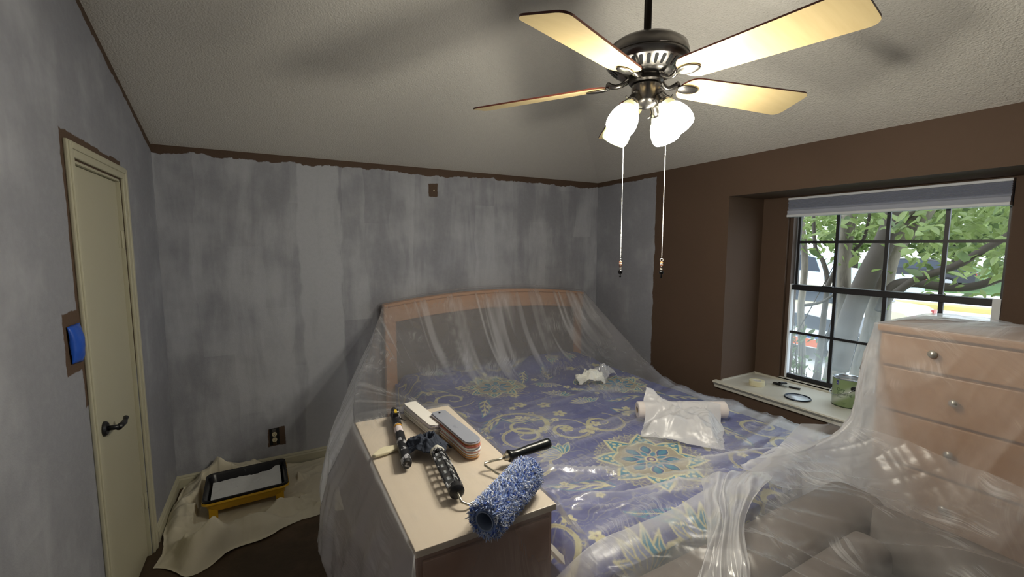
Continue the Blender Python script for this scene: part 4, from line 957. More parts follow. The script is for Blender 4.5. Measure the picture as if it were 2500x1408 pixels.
# ------------------------------------------------------------ chest of drawers
CX0, CX1, CY0, CY1, CZ = 2.50, 3.03, -.30, .935, 1.352
M_chest = G('chest_maple'); g = M_chest; v = g.co(); nn = g.noise(g.scl(v, (14, 1.2, 14)), 2.0, 4, .6); M_chest = g.done(g.bsdf(g.mix(nn, lin('a67c52'), lin('966b42')), .4))
ct = thing('chest_of_drawers', ((CX0+CX1)/2, (CY0+CY1)/2, 0), 'tall maple chest of drawers in front of the window, wrapped in plastic sheeting', 'chest of drawers')
b = B(); b.box((CX0-.012,CY0-.012,CZ-.03),(CX1,CY1+.008,CZ)); b.build('top_board', M_chest, ct, bevel=.006, seg=3)
b = B(); b.box((CX0+.012,CY0,.06),(CX1-.005,CY1,CZ-.03)); b.build('carcass', M_chest, ct, bevel=.003)
b = B(); b.box((CX0+.03,CY0+.02,0),(CX1-.03,CY1-.02,.06)); b.build('plinth', M_chest, ct)
dz = [CZ-.035, 1.165, .955, .715, .465, .215, .075]
for i in range(6):
    z1, z0 = dz[i]-.006, dz[i+1]+.006
    if i == 5: break
    b = B(); b.box((CX0-.006,CY0+.015,z0),(CX0+.014,CY1-.015,z1)); dd = b.build('drawer', M_chest, ct, bevel=.004)
    for ky_ in ((.735,-.10) if i == 0 else (.655,-.02)):
        b = B(); b.lathe([(0,0),(.007,0),(.007,.010),(.015,.016),(.0175,.024),(.014,.031),(0,.034)], n=20, M=Matrix.Translation((CX0-.006,ky_,(z0+z1)/2+ (.012 if i==0 else 0))) @ Matrix.Rotation(-pi/2,4,'Y')); b.build('knob', mat('knob_pewter','a7a39b',.35,.6), dd, smooth=True)
b = B(); b.box((CX0-.004,CY0+.015,.075),(CX0+.014,CY1-.015,.209)); b.build('drawer', M_chest, ct, bevel=.004)

# plastic over the chest
CG = .012
def chest_rows():
    # perimeter: back of the left side -> corner -> along the front
    nu1, nu2 = 90, 190; pts = []
    for t_ in np.linspace(0, 1, nu1, endpoint=False): pts.append((XR-.035 - (XR-.035-(CX0-.012-CG))*t_, CY1+.008+CG, 0, t_))
    for t_ in np.linspace(0, 1, nu2): pts.append((CX0-.012-CG, CY1+.008+CG-(CY1+.008+CG-(CY0-.02))*t_, 1, t_))
    return pts, nu1
pts, nu1 = chest_rows(); pts = np.array(pts); nuC = len(pts)
corner = np.array([[2.488,.955,CZ+.004],[2.482,.972,1.20],[2.470,.985,1.02],[2.445,1.0,.86],[2.31,1.08,.745],[2.02,1.20,.675],[1.93,1.23,.665]])
base = []
for (px, py, sd, t_) in pts:
    if sd == 0:
        q = np.array([[px,py,CZ+.004],[px,py+.022,1.20],[px-.004,py+.02,1.02],[px-.01,py+.035,.86],[px-.02,py+.08,.75],[px-.04,py+.22,.665],[px-.05,py+.25,.655]]); 
        w_ = t_**3.0
        if px > 2.72: q[4:, 2] = [.72,.60,.45]
    else:
        q = np.array([[px,py,CZ+.004],[px-.004,py,1.20],[px-.010,py,1.0],[px-.022,py,.78],[px-.04,py,.50],[px-.07,py,.22],[px-.10,py,.012]])
        w_ = np.clip(1-t_*4.6, 0, 1)**1.5
    c = corner.copy()
    if sd == 1: c = c - np.array([0,1,0])*np.linspace(0,.10,7)[:,None]*(1-w_)
    base.append(q*(1-w_) + c*w_)
base = np.array(base)           # (nu, 7, 3)
st2 = np.transpose(base, (1,0,2)); nvC = 170
Pc = crom(st2, nvC); tc = np.linspace(0, 6, nvC)[:, None]; uu = np.arange(nuC)[None, :]
dl = np.concatenate([[0], np.cumsum(np.linalg.norm(np.diff(pts[:, :2], axis=0), axis=-1))]); kc = nu1; s_ = dl - dl[kc]   # metres from the corner
S2 = s_[None, :] + 0*tc
# creases fan out from the corner
fu = S2/(.35+.16*tc)
am = sm(.2, 1.6, tc)
w1 = (ridge(fu*5.5, tc*.35, 71, 3)-.5)*.055*am*np.exp(-(S2/.34)**2) + (ridge(S2*7 + tc*.55, tc*.3+2, 72, 2)-.5)*.026*am + (ridge(S2*26+tc*1.6, tc*.8, 73, 2)-.5)*.004*am
Nn = normals(Pc); sgn = 1 if Nn[nvC//3, nu1+120, 0] < 0 else -1
Pc = Pc + Nn*sgn*np.maximum(w1, -.006)[..., None]
Pc[..., 2] = np.minimum(Pc[..., 2], CZ+.004+0*Pc[..., 2])
fr_ = (uu > nu1+2) & (tc < 6); Pc[..., 0] = np.where(fr_, np.minimum(Pc[..., 0], CX0-.012-CG*.6), Pc[..., 0])
sd_ = uu <= nu1; Pc[..., 1] = np.where(sd_, np.maximum(Pc[..., 1], CY1+.008+CG*.6), Pc[..., 1])
supc = support(Pc[..., 0], Pc[..., 1]); Pc[..., 2] = np.maximum(Pc[..., 2], supc+.014); Pc[..., 2] = np.maximum(Pc[..., 2], .006)
Pc[..., 0] = np.minimum(Pc[..., 0], XR-.02)
# top cap: rows running inwards over the top, lifted in a low ridge
top = []
for k, f_ in enumerate(np.linspace(1, .0, 26)[:-1][::-1]): 
    pass
inn = np.stack([np.where(pts[:,2] == 0, pts[:,0]*.35+3.04*.65, np.minimum(pts[:,0]+.52, XR-.03)), np.where(pts[:,2] == 0, CY1-.30*1, np.minimum(pts[:,1], CY1-.02)), np.full(nuC, CZ+.006)], -1)
inn[:, 1] = np.where(pts[:,2] == 1, np.minimum(pts[:,1]-.0, CY1-.28), inn[:,1])
rowsT = []
NT = 30
for k in range(NT):
    f_ = k/(NT); r_ = inn*(1-f_) + Pc[0]*f_
    r_ = r_.copy(); r_[:, 2] = CZ+.005 + (.022*np.sin(pi*f_)*(.4+.6*vn(dl*4, dl*0+1, 81)) + .012*(ridge(dl*10+f_*3, np.full(nuC, f_*4), 83)-.4)*np.sin(pi*f_)); r_[:, 2] = np.maximum(r_[:, 2], CZ+.003)
    rowsT.append(r_)
Pall = np.concatenate([np.array(rowsT), Pc], 0)
layc = np.zeros(Pall.shape[:2]); tt_ = np.concatenate([np.zeros((NT,1)), tc], 0)
Sall = s_[None, :] + 0*tt_
wz = .03+.055*tt_; layc += (.62*(1-sm(wz*.8, wz*1.15, Sall))*(Sall >= 0)*sm(.1,1.,tt_))*(.45+.75*ridge(Sall/(.3+.3*tt_)*9, tt_*1.2, 77, 3)) + .0
layc += .30*np.exp(-((Sall-.0)/.15)**2)*sm(.1,1.2,tt_) + .75*(Sall < .0)*sm(.1,.9,tt_) + .14*(tt_ == 0)
M_film2 = film_mat('plastic_film_chest', .27, .38, 26, 1.1, streak=.62, gloss=.42, seed=5.)
tv = np.concatenate([np.linspace(-.4, 0, NT)[:, None], tc], 0)
o = sheet('plastic_sheet', Pall, M_film2, layc, uvs=(np.where(Sall > 0, Sall/(.35+.22*np.maximum(tv, 0))*.8, Sall), tv*.22 + 0*Sall)); tag(o, 'clear plastic sheet hung over the tall chest of drawers, flaring out onto the bed corner', 'plastic sheet')

# ------------------------------------------------------------ upholstered armchair at the foot of the bed
M_uph = mat('taupe_upholstery', '5c544f', .85, var=.10, vs=7, bs=350, bst=.3, bd=.001)
ac = thing('armchair', (1.72, .66, 0), 'wide taupe upholstered armchair at the foot of the bed, hidden under plastic', 'armchair')
def cushion(name, a, c, r, m=M_uph, puff=0.):
    b = B(); b.box(a, c); o = b.build(name, m, ac, bevel=r, seg=5); o.data.polygons.foreach_set('use_smooth', np.ones(len(o.data.polygons), dtype=bool)); return o
cushion('base', (1.12,.20,.06),(2.34,.96,.34), .03)
cushion('backrest', (.94,.76,.12),(2.30,1.0,.64), .075)
cushion('back_cushion', (1.30,.64,.42),(2.02,.80,.60), .06)
cushion('seat_cushion', (1.30,.16,.34),(2.02,.70,.47), .05)
for x0 in (1.06, 2.05):
    b = B(); b.tube([(x0+.14,.16,.50),(x0+.14,.20,.50),(x0+.14,.55,.50),(x0+.14,.93,.50)], [.02,.12,.13,.115], 28); b.box((x0+.04,.20,.08),(x0+.24,.92,.5)); b.build('armrest', M_uph, ac, auto=60)
for x0 in (1.16, 2.24):
    for y0 in (.26, .90):
        b = B(); b.tube([(x0,y0,0),(x0,y0,.06)], [.018,.026], 12); b.build('foot', M_black, ac, auto=40)

# plastic over the armchair; its upper hem runs along the foot of the bed
rws = [
 [(.62,1.10,.55),(.95,1.115,.672),(1.30,1.12,.684),(1.65,1.13,.69),(2.0,1.16,.70),(2.25,1.20,.715),(2.47,1.24,.76)],
 [(.66,1.04,.52),(.95,1.06,.665),(1.30,1.06,.69),(1.65,1.07,.70),(2.0,1.08,.71),(2.25,1.10,.73),(2.455,1.12,.80)],
 [(.70,.95,.42),(.98,.97,.58),(1.30,.97,.665),(1.65,.97,.675),(2.0,.97,.69),(2.25,.98,.73),(2.445,.98,.84)],
 [(.72,.82,.28),(1.00,.84,.47),(1.30,.84,.66),(1.65,.84,.665),(2.0,.84,.70),(2.22,.84,.70),(2.43,.84,.85)],
 [(.74,.62,.12),(1.0,.62,.40),(1.25,.62,.665),(1.65,.60,.58),(1.98,.62,.66),(2.20,.62,.68),(2.41,.62,.84)],
 [(.75,.38,.04),(.98,.38,.30),(1.22,.38,.645),(1.65,.36,.52),(1.98,.38,.64),(2.19,.38,.665),(2.40,.38,.80)],
 [(.76,.10,.0),(.98,.12,.15),(1.22,.12,.50),(1.65,.10,.42),(1.98,.12,.50),(2.19,.12,.55),(2.39,.14,.66)],
 [(.76,.0,.0),(.98,.0,.0),(1.22,.0,.01),(1.65,.0,.01),(1.98,.0,.01),(2.19,.0,.01),(2.38,.0,.02)]]
A = np.array([crom(np.array(r_)[:, None, :], 260)[:, 0, :] for r_ in rws]); Pa = crom(A, 220)
ta = np.linspace(0, 7, 220)[:, None]; Xn, Yn = Pa[..., 0], Pa[..., 1]
dg = Xn*.75 + Yn*.85       # creases run from the hem down to the right, and from the chest side down to the left
w1 = (ridge((Xn+Yn*.9)*6.0, (Xn-Yn)*1.1, 91, 2)-.45)*.040*sm(.6,1.6,ta) + (ridge((Xn*1.0-Yn*.8)*17, (Xn+Yn)*1.3, 92, 2)-.5)*.006*sm(.8,1.4,ta)
Nn = normals(Pa); sg = 1 if Nn[60,130,2] > 0 else -1
w1 = w1 + .012*np.sin(Xn*9)*(1-sm(0,1,ta))
Pa = Pa + Nn*sg*np.maximum(w1, -.004)[..., None]
supa = support(Pa[..., 0], Pa[..., 1])
for ax0 in (1.20, 2.19):
    dxa = np.abs(Pa[..., 0]-ax0); supa = np.where((dxa < .14)&(Pa[..., 1] > .15)&(Pa[..., 1] < .95), np.maximum(supa, .485+np.sqrt(np.maximum(.145**2-dxa**2, 0))), supa)
supa = np.where((Pa[..., 0] > .93)&(Pa[..., 0] < 2.31)&(Pa[..., 1] > .77)&(Pa[..., 1] < 1.04), np.maximum(supa, .63), supa)
supa = np.where((Pa[..., 0] > 1.05)&(Pa[..., 0] < 2.34)&(Pa[..., 1] > .16)&(Pa[..., 1] < .8), np.maximum(supa, .46), supa)
Pa[..., 2] = np.maximum(Pa[..., 2], supa+.020); Pa[..., 2] = np.maximum(Pa[..., 2], .004)
Pa[..., 0] = np.minimum(Pa[..., 0], CX0-.03)
laya = .80*(1-sm(.7,1.5,ta)) + 0*Xn + .02
M_film3 = film_mat('plastic_film_chair', .08, .19, 26, 1.0, streak=1.0, gloss=.36, seed=9.)
o = sheet('plastic_sheet', Pa, M_film3, laya); tag(o, 'clear plastic sheet over the armchair, hemmed along the bed foot', 'plastic sheet')
ctr = crom(np.array([(1.78,1.13,.735),(1.63,1.06,.735),(1.45,.96,.725),(1.24,.82,.715),(1.05,.70,.60),(.93,.60,.30),(.90,.56,.03)])[:, None, :], 150)[:, 0, :]
tr2 = np.linspace(0, 1, 150)[:, None]; wq = np.linspace(-1, 1, 110)[None, :]
wid = .135 - .070*sm(0, .55, tr2) + .05*sm(.6, 1., tr2)
Pr = ctr[:, None, :] + np.array([.87, -.5, 0])[None, None, :]*(wq*wid)[..., None]*(1+.15*np.sin(tr2*14)[..., None])
pl = .5+.5*np.cos(wq*(8+2*np.sin(tr2*5)) + 5*(fbm(wq*1.7+3+0*tr2, tr2*3.5, 97, 3)-.5)*2 + 1.2*np.sin(tr2*7)); Pr[..., 2] += .030*pl*sm(0,.18,tr2) + .012*(ridge(wq*2.5+tr2*3, tr2*9, 96, 2)-.5) - .02*(1-sm(0,.12,tr2)) - .02*np.abs(wq)**3
Pr[..., 0] += .012*np.sin(tr2*22+wq*2)
hz_ = np.where(tr2*np.ones_like(wq) < .62, .69 + .0*wq, .0); Pr[..., 2] = np.maximum(Pr[..., 2], hz_ + .008)
rbn = sheet('gathered_fold', Pr, film_mat('plastic_film_gathered', .34, .5, 30, 2.5, streak=.8, gloss=.22, seed=12.), .10 + .65*pl**3*(.3+.7*vn(wq*3, tr2*12, 98)) + 0*tr2)
rbn.location = Vector(rbn.location) - Vector(o.location); rbn.parent = o; rbn['label'] = 'bunched white fold of plastic'


# ------------------------------------------------------------ drop cloth and paint tray
n1_, n2_ = 300, 200
u, w = np.meshgrid(np.linspace(0,1,n1_), np.linspace(0,1,n2_))
M_canvas = mat('canvas_dropcloth', 'd2cbb6', .9, var=.10, vs=5, bs=420, bst=.5, bd=.001)
front = 2.80 - .15*np.exp(-((u-.20)/.13)**2) + .05*np.sin(u*9+1)*(.4) + .10*(u > .55)*0 + .08*sm(.45,.8,u)
X = XL + .022 + (.98*u) ; backy = YB-.03
Y = front*(1-w) + backy*w
X = X + (.02*np.sin(w*9)+.035*(fbm(w*5, u*2, 102)-.5))*(1-u)*1.0 + .0
Y = Y + .045*(fbm(u*7, w*2, 101)-.5)*(1-w)
folds = .5*ridge(X*2.6+Y*1.3, Y*2.1-X, 103, 3) + .5*ridge(X*1.3-Y*2.2+4, Y*1.6+X, 105, 3)
Zc = .006 + .24*np.maximum(folds-.47, 0)*1.9*(1-.55*sm(.55,.9,u)) + .02*np.maximum(ridge(X*4-Y*7, X*3+Y*2, 110, 2)-.6, 0)
Zc += .10*np.exp(-((X-(XL+.05))/.06)**2)*(.5+.5*ridge(Y*6, X*4, 107))*sm(.05,.5,w)*(1.0) + .08*np.exp(-((X-XL-.18)/.12)**2-((Y-3.25)/.25)**2)*ridge(X*6+Y*5, Y*3, 109)
Zc += .03*np.exp(-((X+.36)/.16)**2-((Y-2.80)/.12)**2)
Zc += .006*(ridge(X*14+Y*5, Y*12-X*6, 108, 2)-.4)
edge = np.minimum(np.minimum(u,1-u)*8, w*9); Zc *= np.clip(edge, .12, 1)
Zc = np.where((X > -.50)&(X < .08)&(Y > 3.1)&(Y < 3.6), np.minimum(Zc, .012+.1*np.minimum(np.minimum(np.abs(X+.50),np.abs(X-.08)), np.minimum(np.abs(Y-3.1), np.abs(Y-3.6)))*0+.0), Zc); 
Zc = gblur(gblur(Zc, 2, 0), 2, 1); Zc = np.maximum(Zc, .004)
X = np.maximum(X, XL+.02)
og = np.array([-.2, 3.2, 0.]); me = mesh('drop_cloth', np.stack([X,Y,Zc],-1).reshape(-1,3)-og, grid_faces(n1_, n2_), M_canvas, True)
o = bpy.data.objects.new('drop_cloth', me); COL.objects.link(o); o.location = og; tag(o, 'crumpled beige canvas drop cloth on the floor along the back wall', 'drop cloth')
# paint tray
tx, ty, tz = -.225, 3.325, .014
tr_ = thing('paint_tray', (tx, ty, tz), 'wide black paint tray full of white primer on a yellow stand, on the drop cloth', 'paint tray', rz=radians(2))
M_liner = spatter('tray_black', '101014', 'd6d6d2', .66, 14, .3); M_yel = mat('yellow_stand', 'c99c1c', .45, var=.08, vs=12)
W2, D2 = .235, .185
def tray_ring(o_, z, ins, rr=.04, n=6):
    pts = []
    for (cx, cy, a0) in ((W2-ins-rr, D2-ins-rr, 0), (-W2+ins+rr, D2-ins-rr, pi/2), (-W2+ins+rr, -D2+ins+rr, pi), (W2-ins-rr, -D2+ins+rr, 3*pi/2)):
        for t_ in np.linspace(0, pi/2, n): pts.append((cx+rr*cos(a0+t_), cy+rr*sin(a0+t_), z))
    return pts
def zt_(y): return .118 + (y+D2)*.02      # the rim rises to the back
rings = [(0,0),(-.004,.0),(-.004,.012),(.006,.012),(.016,0.0),(.022,-.05),(.03,-.062)]
b = B(); V = []; 
for ins, dz_ in rings:
    for (x, y, _) in tray_ring(0, 0, ins): V.append((x, y, zt_(y)+dz_))
nr = 24; F = []
for j in range(len(rings)-1):
    for k in range(nr): F.append((j*nr+k, j*nr+(k+1)%nr, (j+1)*nr+(k+1)%nr, (j+1)*nr+k))
b.add(V, F); 
b.add([(x, y, zt_(y)-.062) for (x, y, _) in tray_ring(0,0,.03)], [tuple(range(nr))])
b.build('liner', M_liner, tr_, local=True, smooth=False, auto=40)
# primer pool: ragged paint surface
nx_, ny_ = 70, 50; u, w = np.meshgrid(np.linspace(-1,1,nx_), np.linspace(-1,1,ny_))
Xp = u*(W2-.034) + 0*w; Yp = -D2+.036 + (w+1)/2*(D2*2-.085 + .05*(fbm(u*4+3, u*0+2, 121)-.5) + .045*sm(.55,1,u) - .02*sm(.3,-1,u)*0)
Zp = .118+(Yp+D2)*.02 - .030 + .004*(fbm(u*9, w*9, 122)-.5) + .010*sm(.6,1,u)*sm(.3,1,w)
b = B(); me = mesh('wet_primer', np.stack([Xp,Yp,Zp],-1).reshape(-1,3), grid_faces(nx_, ny_), mat('white_primer','e2e4e4',.35,bs=60,bst=.3), True); o = bpy.data.objects.new('primer', me); COL.objects.link(o); o.parent = tr_
b = B(); V = []
for ins, dz_ in ((-.006,-.002),(-.010,-.014),(.004,-.016),(.02,-.07),(.024,-.075)):
    for (x, y, _) in tray_ring(0,0,ins): V.append((x, y, zt_(y)+dz_))
b.add(V, [(j*nr+k, (j+1)*nr+k, (j+1)*nr+(k+1)%nr, j*nr+(k+1)%nr) for j in range(4) for k in range(nr)]); b.add([(x, y, zt_(y)-.075) for (x, y, _) in tray_ring(0,0,.024)], [tuple(range(nr-1,-1,-1))]); b.build('stand_shell', M_yel, tr_, local=True, auto=40)
for sx_ in (-1, 1):
    for sy_ in (-1, 1):
        b = B(); x0 = sx_*(W2-.05); y0 = sy_*(D2-.03); b.box((x0-.024,y0-.012,-.004),(x0+.024,y0+.012,zt_(y0)-.05)); b.build('leg', M_yel, tr_, local=True, bevel=.004)

# ------------------------------------------------------------ things on the window sill
SZ = .6452
tp = thing('masking_tape', (3.235,1.955,SZ), 'roll of cream masking tape lying on the white sill', 'tape')
b = B(); b.lathe([(.030,0),(.052,0),(.054,.002),(.054,.036),(.052,.038),(.030,.038),(.030,0)], (3.235,1.955,SZ), 40); b.build('tape_roll', mat('masking_cream','d6cfae',.6), tp, auto=35)
b = B(); b.lathe([(.030,.001),(.0302,.037),(.0275,.037),(.0275,.001),(.030,.001)], (3.235,1.955,SZ), 36); b.build('tape_core', mat('core_white','dadadb',.5,var=.15,vs=60), tp, auto=35)
ld = thing('can_lid', (3.205,1.64,SZ), 'round white paint can lid with a dark rim, on the sill', 'lid')
b = B(); b.lathe([(0,.004),(.066,.004),(.069,.001),(.074,.001),(.074,.0025),(.069,.006),(0,.0065)], (3.205,1.64,SZ), 48); b.build('lid_disc', mat('lid_white','c9d2dc',.22,.25), ld, auto=35)
b = B(); b.lathe([(.074,.0005),(.0815,.001),(.083,.005),(.080,.010),(.077,.0105),(.074,.006)], (3.205,1.64,SZ), 48); b.build('rim', mat('lid_rim','2a3442',.3,.6), ld, smooth=True)
kk_ = thing('key_bunch', (3.40,1.835,SZ), 'bunch of keys with black fobs on the sill behind the lid', 'keys')
M_fob = mat('black_plastic_fob', '0e0e11', .35); M_key = mat('key_steel', 'b7b5ad', .3, 1.)
def fobm(c, L, W_, T_, rz, tilt=0.):
    return Mt(c, rz, tilt)
for (cx, cy, L, W_, T_, rz, z_) in ((3.385,1.885,.060,.032,.014,-1.3,.001),(3.405,1.855,.055,.028,.013,-.5,.012),(3.36,1.865,.05,.02,.008,-1.5,.013)):
    b = B(); b.box((-L/2,-W_/2,0),(L/2,W_/2,T_)); V = [Mt((cx,cy,SZ+z_), rz) @ Vector(v) for v in b.V]; b.V = V; b.build('key_fob', M_fob, kk_, bevel=.005, seg=3)
b = B(); b.box((-.038,-.011,.001),(.038,.011,.013)); b.V = [Mt((3.40,1.765,SZ), -1.35) @ Vector(v) for v in b.V]; b.build('key_fob', M_fob, kk_, bevel=.005, seg=3)
for (cx, cy, rz) in ((3.375,1.82,-1.0),(3.365,1.835,-1.9),(3.39,1.815,-.4)):
    b = B(); b.lathe([(0,.0),(.010,0),(.010,.002),(0,.002)], n=14); b.box((.008,-.0035,0),(.042,.0035,.002)); b.V = [Mt((cx,cy,SZ+.0025+.002*rz*-1), rz) @ Vector(v) for v in b.V]; b.build('key', M_key, kk_)
b = B(); b.tube([(3.385+.012*cos(t_),1.835+.012*sin(t_),SZ+.004+.002*sin(t_)) for t_ in np.linspace(0,2*pi,18)], .0011, 6); b.build('key_ring', M_key, kk_, smooth=True)
# paint can
PX, PY = 3.36, 1.41; RC, HCN = .083, .190
pc = thing('paint_can', (PX,PY,SZ), 'open green labelled primer can with a wire handle, on the sill beside the chest', 'paint can')
M_tin = mat('tinplate', 'b9bfc6', .25, .9)
b = B(); b.lathe([(RC-.002,.004),(RC,.006),(RC,HCN-.004)], (PX,PY,SZ), 64); 
g = G('green_label'); v = g.co(); x, y, z = g.sep(v); wv = g.noise(g.scl(v,(6,6,9)), 1.2, 2); swoosh = g.ramp(g.math('ADD', wv, g.math('MULTIPLY', g.math('SUBTRACT', z, .09), 5.)), .42, .66); sw2 = g.ramp(g.math('ABSOLUTE', g.math('SUBTRACT', g.math('ADD', g.math('MULTIPLY', z, 10.), g.math('MULTIPLY', y, 8.)), .75)), .0, .45)
cl = g.mix(sw2, lin('bfc8ba'), lin('879b70')); cl = g.mix(g.math('MULTIPLY', g.ramp(z, .12, .19), .4), cl, lin('728a5c'))
b.build('label_wall', g.done(g.bsdf(cl, .38)), pc, smooth=True)
b = B(); b.lathe([(RC-.002,.0),(RC+.0018,.0),(RC+.002,.004),(RC,.006)], (PX,PY,SZ), 64); b.lathe([(0,.003),(RC-.002,.003)], (PX,PY,SZ), 64); b.build('bottom_seam', mat('seam_dark','3c4a38',.35,.5), pc, auto=40)
b = B(); b.lathe([(RC,HCN-.004),(RC+.002,HCN-.003),(RC+.002,HCN),(RC-.001,HCN+.002),(RC-.010,HCN),(RC-.012,HCN-.006),(RC-.004,HCN-.010),(RC-.0035,.02),(RC-.004,.012)], (PX,PY,SZ), 64); b.build('rim', M_tin, pc, auto=40)
b = B(); b.lathe([(0,.160),(RC-.004,.160)], (PX,PY,SZ), 40); b.build('primer', mat('primer_in_can','dfe2e0',.3), pc)
def oncan(a, z, r=RC+.0006): return Vector((PX+r*cos(a), PY+r*sin(a), SZ+z))
A0 = atan2(-PY, -PX)          # side of the can that faces into the room
ea = A0 + .40
Me = Matrix.Translation(oncan(ea, .135, RC-.001)) @ Matrix.Rotation(ea,4,'Z') @ Matrix.Rotation(pi/2,4,'Y')
b = B(); b.lathe([(0,.003),(.012,.003),(.0145,.004),(.016,.001),(.016,0)], n=24, M=Me); b.build('handle_ear', M_black, pc, auto=40)
Me2 = Matrix.Translation(oncan(ea-pi, .135, RC-.001)) @ Matrix.Rotation(ea-pi,4,'Z') @ Matrix.Rotation(pi/2,4,'Y')
b = B(); b.lathe([(0,.003),(.012,.003),(.0145,.004),(.016,.001),(.016,0)], n=24, M=Me2); b.build('handle_ear', M_black, pc, auto=40)
P = []
for t_ in np.linspace(0, 1, 26):
    a = ea - pi*t_; P.append(Vector((PX+(RC+.007+.004*sin(pi*t_))*cos(a), PY+(RC+.007+.004*sin(pi*t_))*sin(a), SZ+.135-.062*sin(pi*t_)**.8)))
b = B(); b.tube(P, .0016, 8); b.build('wire_handle', M_tin, pc, smooth=True)
def wrap_text(txt, size, a, z, name, m, slant=0., off=.0009):
    cu = bpy.data.curves.new('t','FONT'); cu.body = txt; cu.size = size; cu.resolution_u = 3; cu.offset = 0.0
    ob_ = bpy.data.objects.new('t', cu); COL.objects.link(ob_); dg_ = bpy.context.evaluated_depsgraph_get(); me0 = ob_.evaluated_get(dg_).to_mesh()
    V = [v.co.copy() for v in me0.vertices]; F = [tuple(p.vertices) for p in me0.polygons]; ob_.evaluated_get(dg_).to_mesh_clear(); bpy.data.objects.remove(ob_); bpy.data.curves.remove(cu)
    W_ = max(v.x for v in V); b = B(); b.add([oncan(a + (v.x)/RC, z+v.y+slant*v.x, RC+off) for v in V], F); return b.build(name, m, pc)
M_ink = mat('label_ink_dark', '3f5a3a', .5); M_inkb = mat('label_blue', '3b3f86', .4)
wrap_text('Dry', .030, A0-.70, .108, 'lettering', M_ink); wrap_text('Blocking', .024, A0-.66, .083, 'lettering', M_ink)
wrap_text('1 GAL', .009, A0-.32, .030, 'lettering', M_ink); wrap_text('3.78 L', .007, A0-.30, .021, 'lettering', M_ink)
b = B(); V = []; 
for i in range(7):
    a = A0-.78+i*.028; V += [oncan(a,.148), oncan(a,.176)]
b.add(V, [(2*i,2*i+2,2*i+3,2*i+1) for i in range(6)]); b.build('blue_badge', M_inkb, pc)
wrap_text('A', .014, A0-.74, .156, 'badge_mark', mat('badge_pale','b9bce0',.4), off=.0014)
for i, (z_, w_) in enumerate(((.070,.42),(.064,.34))):
    b = B(); V = []
    for k in range(9): a = A0-.66+k*w_/8; V += [oncan(a,z_), oncan(a,z_+.0018)]
    b.add(V, [(2*k,2*k+2,2*k+3,2*k+1) for k in range(8)]); b.build('text_line', M_ink, pc)


# ------------------------------------------------------------ outside the window
GZ = -.35
g = G('pale_concrete'); v = g.co(); nn = g.noise(v, .6, 5, .6); M_conc = g.done(g.bsdf(g.mix(nn, lin('c9cac8'), lin('dedfdd')), .9))  # bright concrete, its tone varied at random
b = B(); b.add([(WO,-40,GZ),(90,-40,GZ),(90,60,GZ),(WO,60,GZ)], [(0,1,2,3)]); struct(b.build('driveway_ground', M_conc, origin=(10,5,GZ)))
M_grass = mat('grass_green', '4c6b36', .95, var=.35, vs=9, bs=30, bst=.8, bd=.05)
b = B(); b.box((WO+.02,-2,GZ),(7.0,9,GZ+.06)); o = b.build('planting_bed', M_grass); o['kind'] = 'structure'
b = B(); b.box((26,-30,GZ),(60,60,GZ+.05)); o = b.build('far_lawn', M_grass); o['kind'] = 'structure'
b = B(); b.box((18.8,-20,GZ),(19.5,40,GZ+.14)); o = b.build('yellow_kerb', mat('kerb_yellow','cdbb6a',.8)); o['kind'] = 'structure'

def on_x(px, py, X0):
    d = _f + _r*((px-1250)/1060) - _u*((py-704)/1060); t_ = X0/d.x; return Vector((X0, d.y*t_, CAMZ+d.z*t_))
g = G('crepe_bark'); v = g.co(); nn = g.noise(g.scl(v,(6,6,1.2)), 1.5, 4, .6); M_bark = g.done(g.bsdf(g.mix(g.ramp(nn,.35,.65), lin('6c645a'), lin('9a9083')), .8, 0, g.bump(nn, .4, .02)))
M_barkd = mat('dark_bark', '5b534c', .85, var=.25, vs=8)
tree = thing('crape_tree', (6.4, 2.7, GZ), 'multi stemmed smooth barked tree just outside the window', 'tree')
def limb(pxs, X0, r0, r1, m=M_bark, name='limb', x1=None):
    n_ = len(pxs); P = [on_x(px, py, X0 + ((x1-X0)*i/(n_-1) if x1 else 0)) for i, (px, py) in enumerate(pxs)]
    P = [tuple(p) for p in P]; Pc_ = crom(np.array(P)[:, None, :], n_*6)[:, 0, :]; R_ = list(np.linspace(r0, r1, len(Pc_)))
    b = B(); b.tube([Vector(p) for p in Pc_], R_, 12); return b.build(name, m, tree, smooth=True)
limb([(2020,1010),(2040,900),(2060,800),(2055,700),(2060,600),(2080,480),(2090,330)], 6.5, .13, .07)
limb([(2045,900),(2075,780),(2110,690),(2150,610),(2180,540),(2215,440),(2250,300)], 6.1, .12, .085, M_barkd)
limb([(2085,1010),(2110,900),(2140,790),(2150,700),(2175,610),(2235,540),(2300,440),(2350,330)], 6.4, .14, .09)
limb([(2150,760),(2180,700),(2230,690),(2300,700),(2370,700),(2440,680),(2560,640)], 6.2, .06, .03, M_barkd)
limb([(2180,720),(2240,680),(2330,650),(2400,610),(2470,570),(2560,520)], 6.0, .04, .03, M_barkd)
limb([(2170,560),(2260,500),(2330,480),(2420,480),(2520,430)], 6.3, .03, .015)
limb([(1950,1000),(1958,880),(1955,760),(1965,640),(1955,520),(1960,400)], 6.9, .05, .04)
limb([(1985,980),(2000,870),(2010,780),(2020,690),(2010,640),(1990,600),(1985,480)], 6.7, .045, .02, M_barkd)
limb([(2020,700),(2045,650),(2075,620),(2110,580),(2130,480)], 6.6, .03, .015, M_barkd)
limb([(2190,620),(2190,540),(2205,430),(2200,300)], 6.8, .05, .04)
limb([(2400,500),(2430,470),(2470,430),(2540,360)], 5.6, .018, .012)
limb([(2110,900),(2135,800),(2170,720)], 6.9, .06, .06, M_barkd)
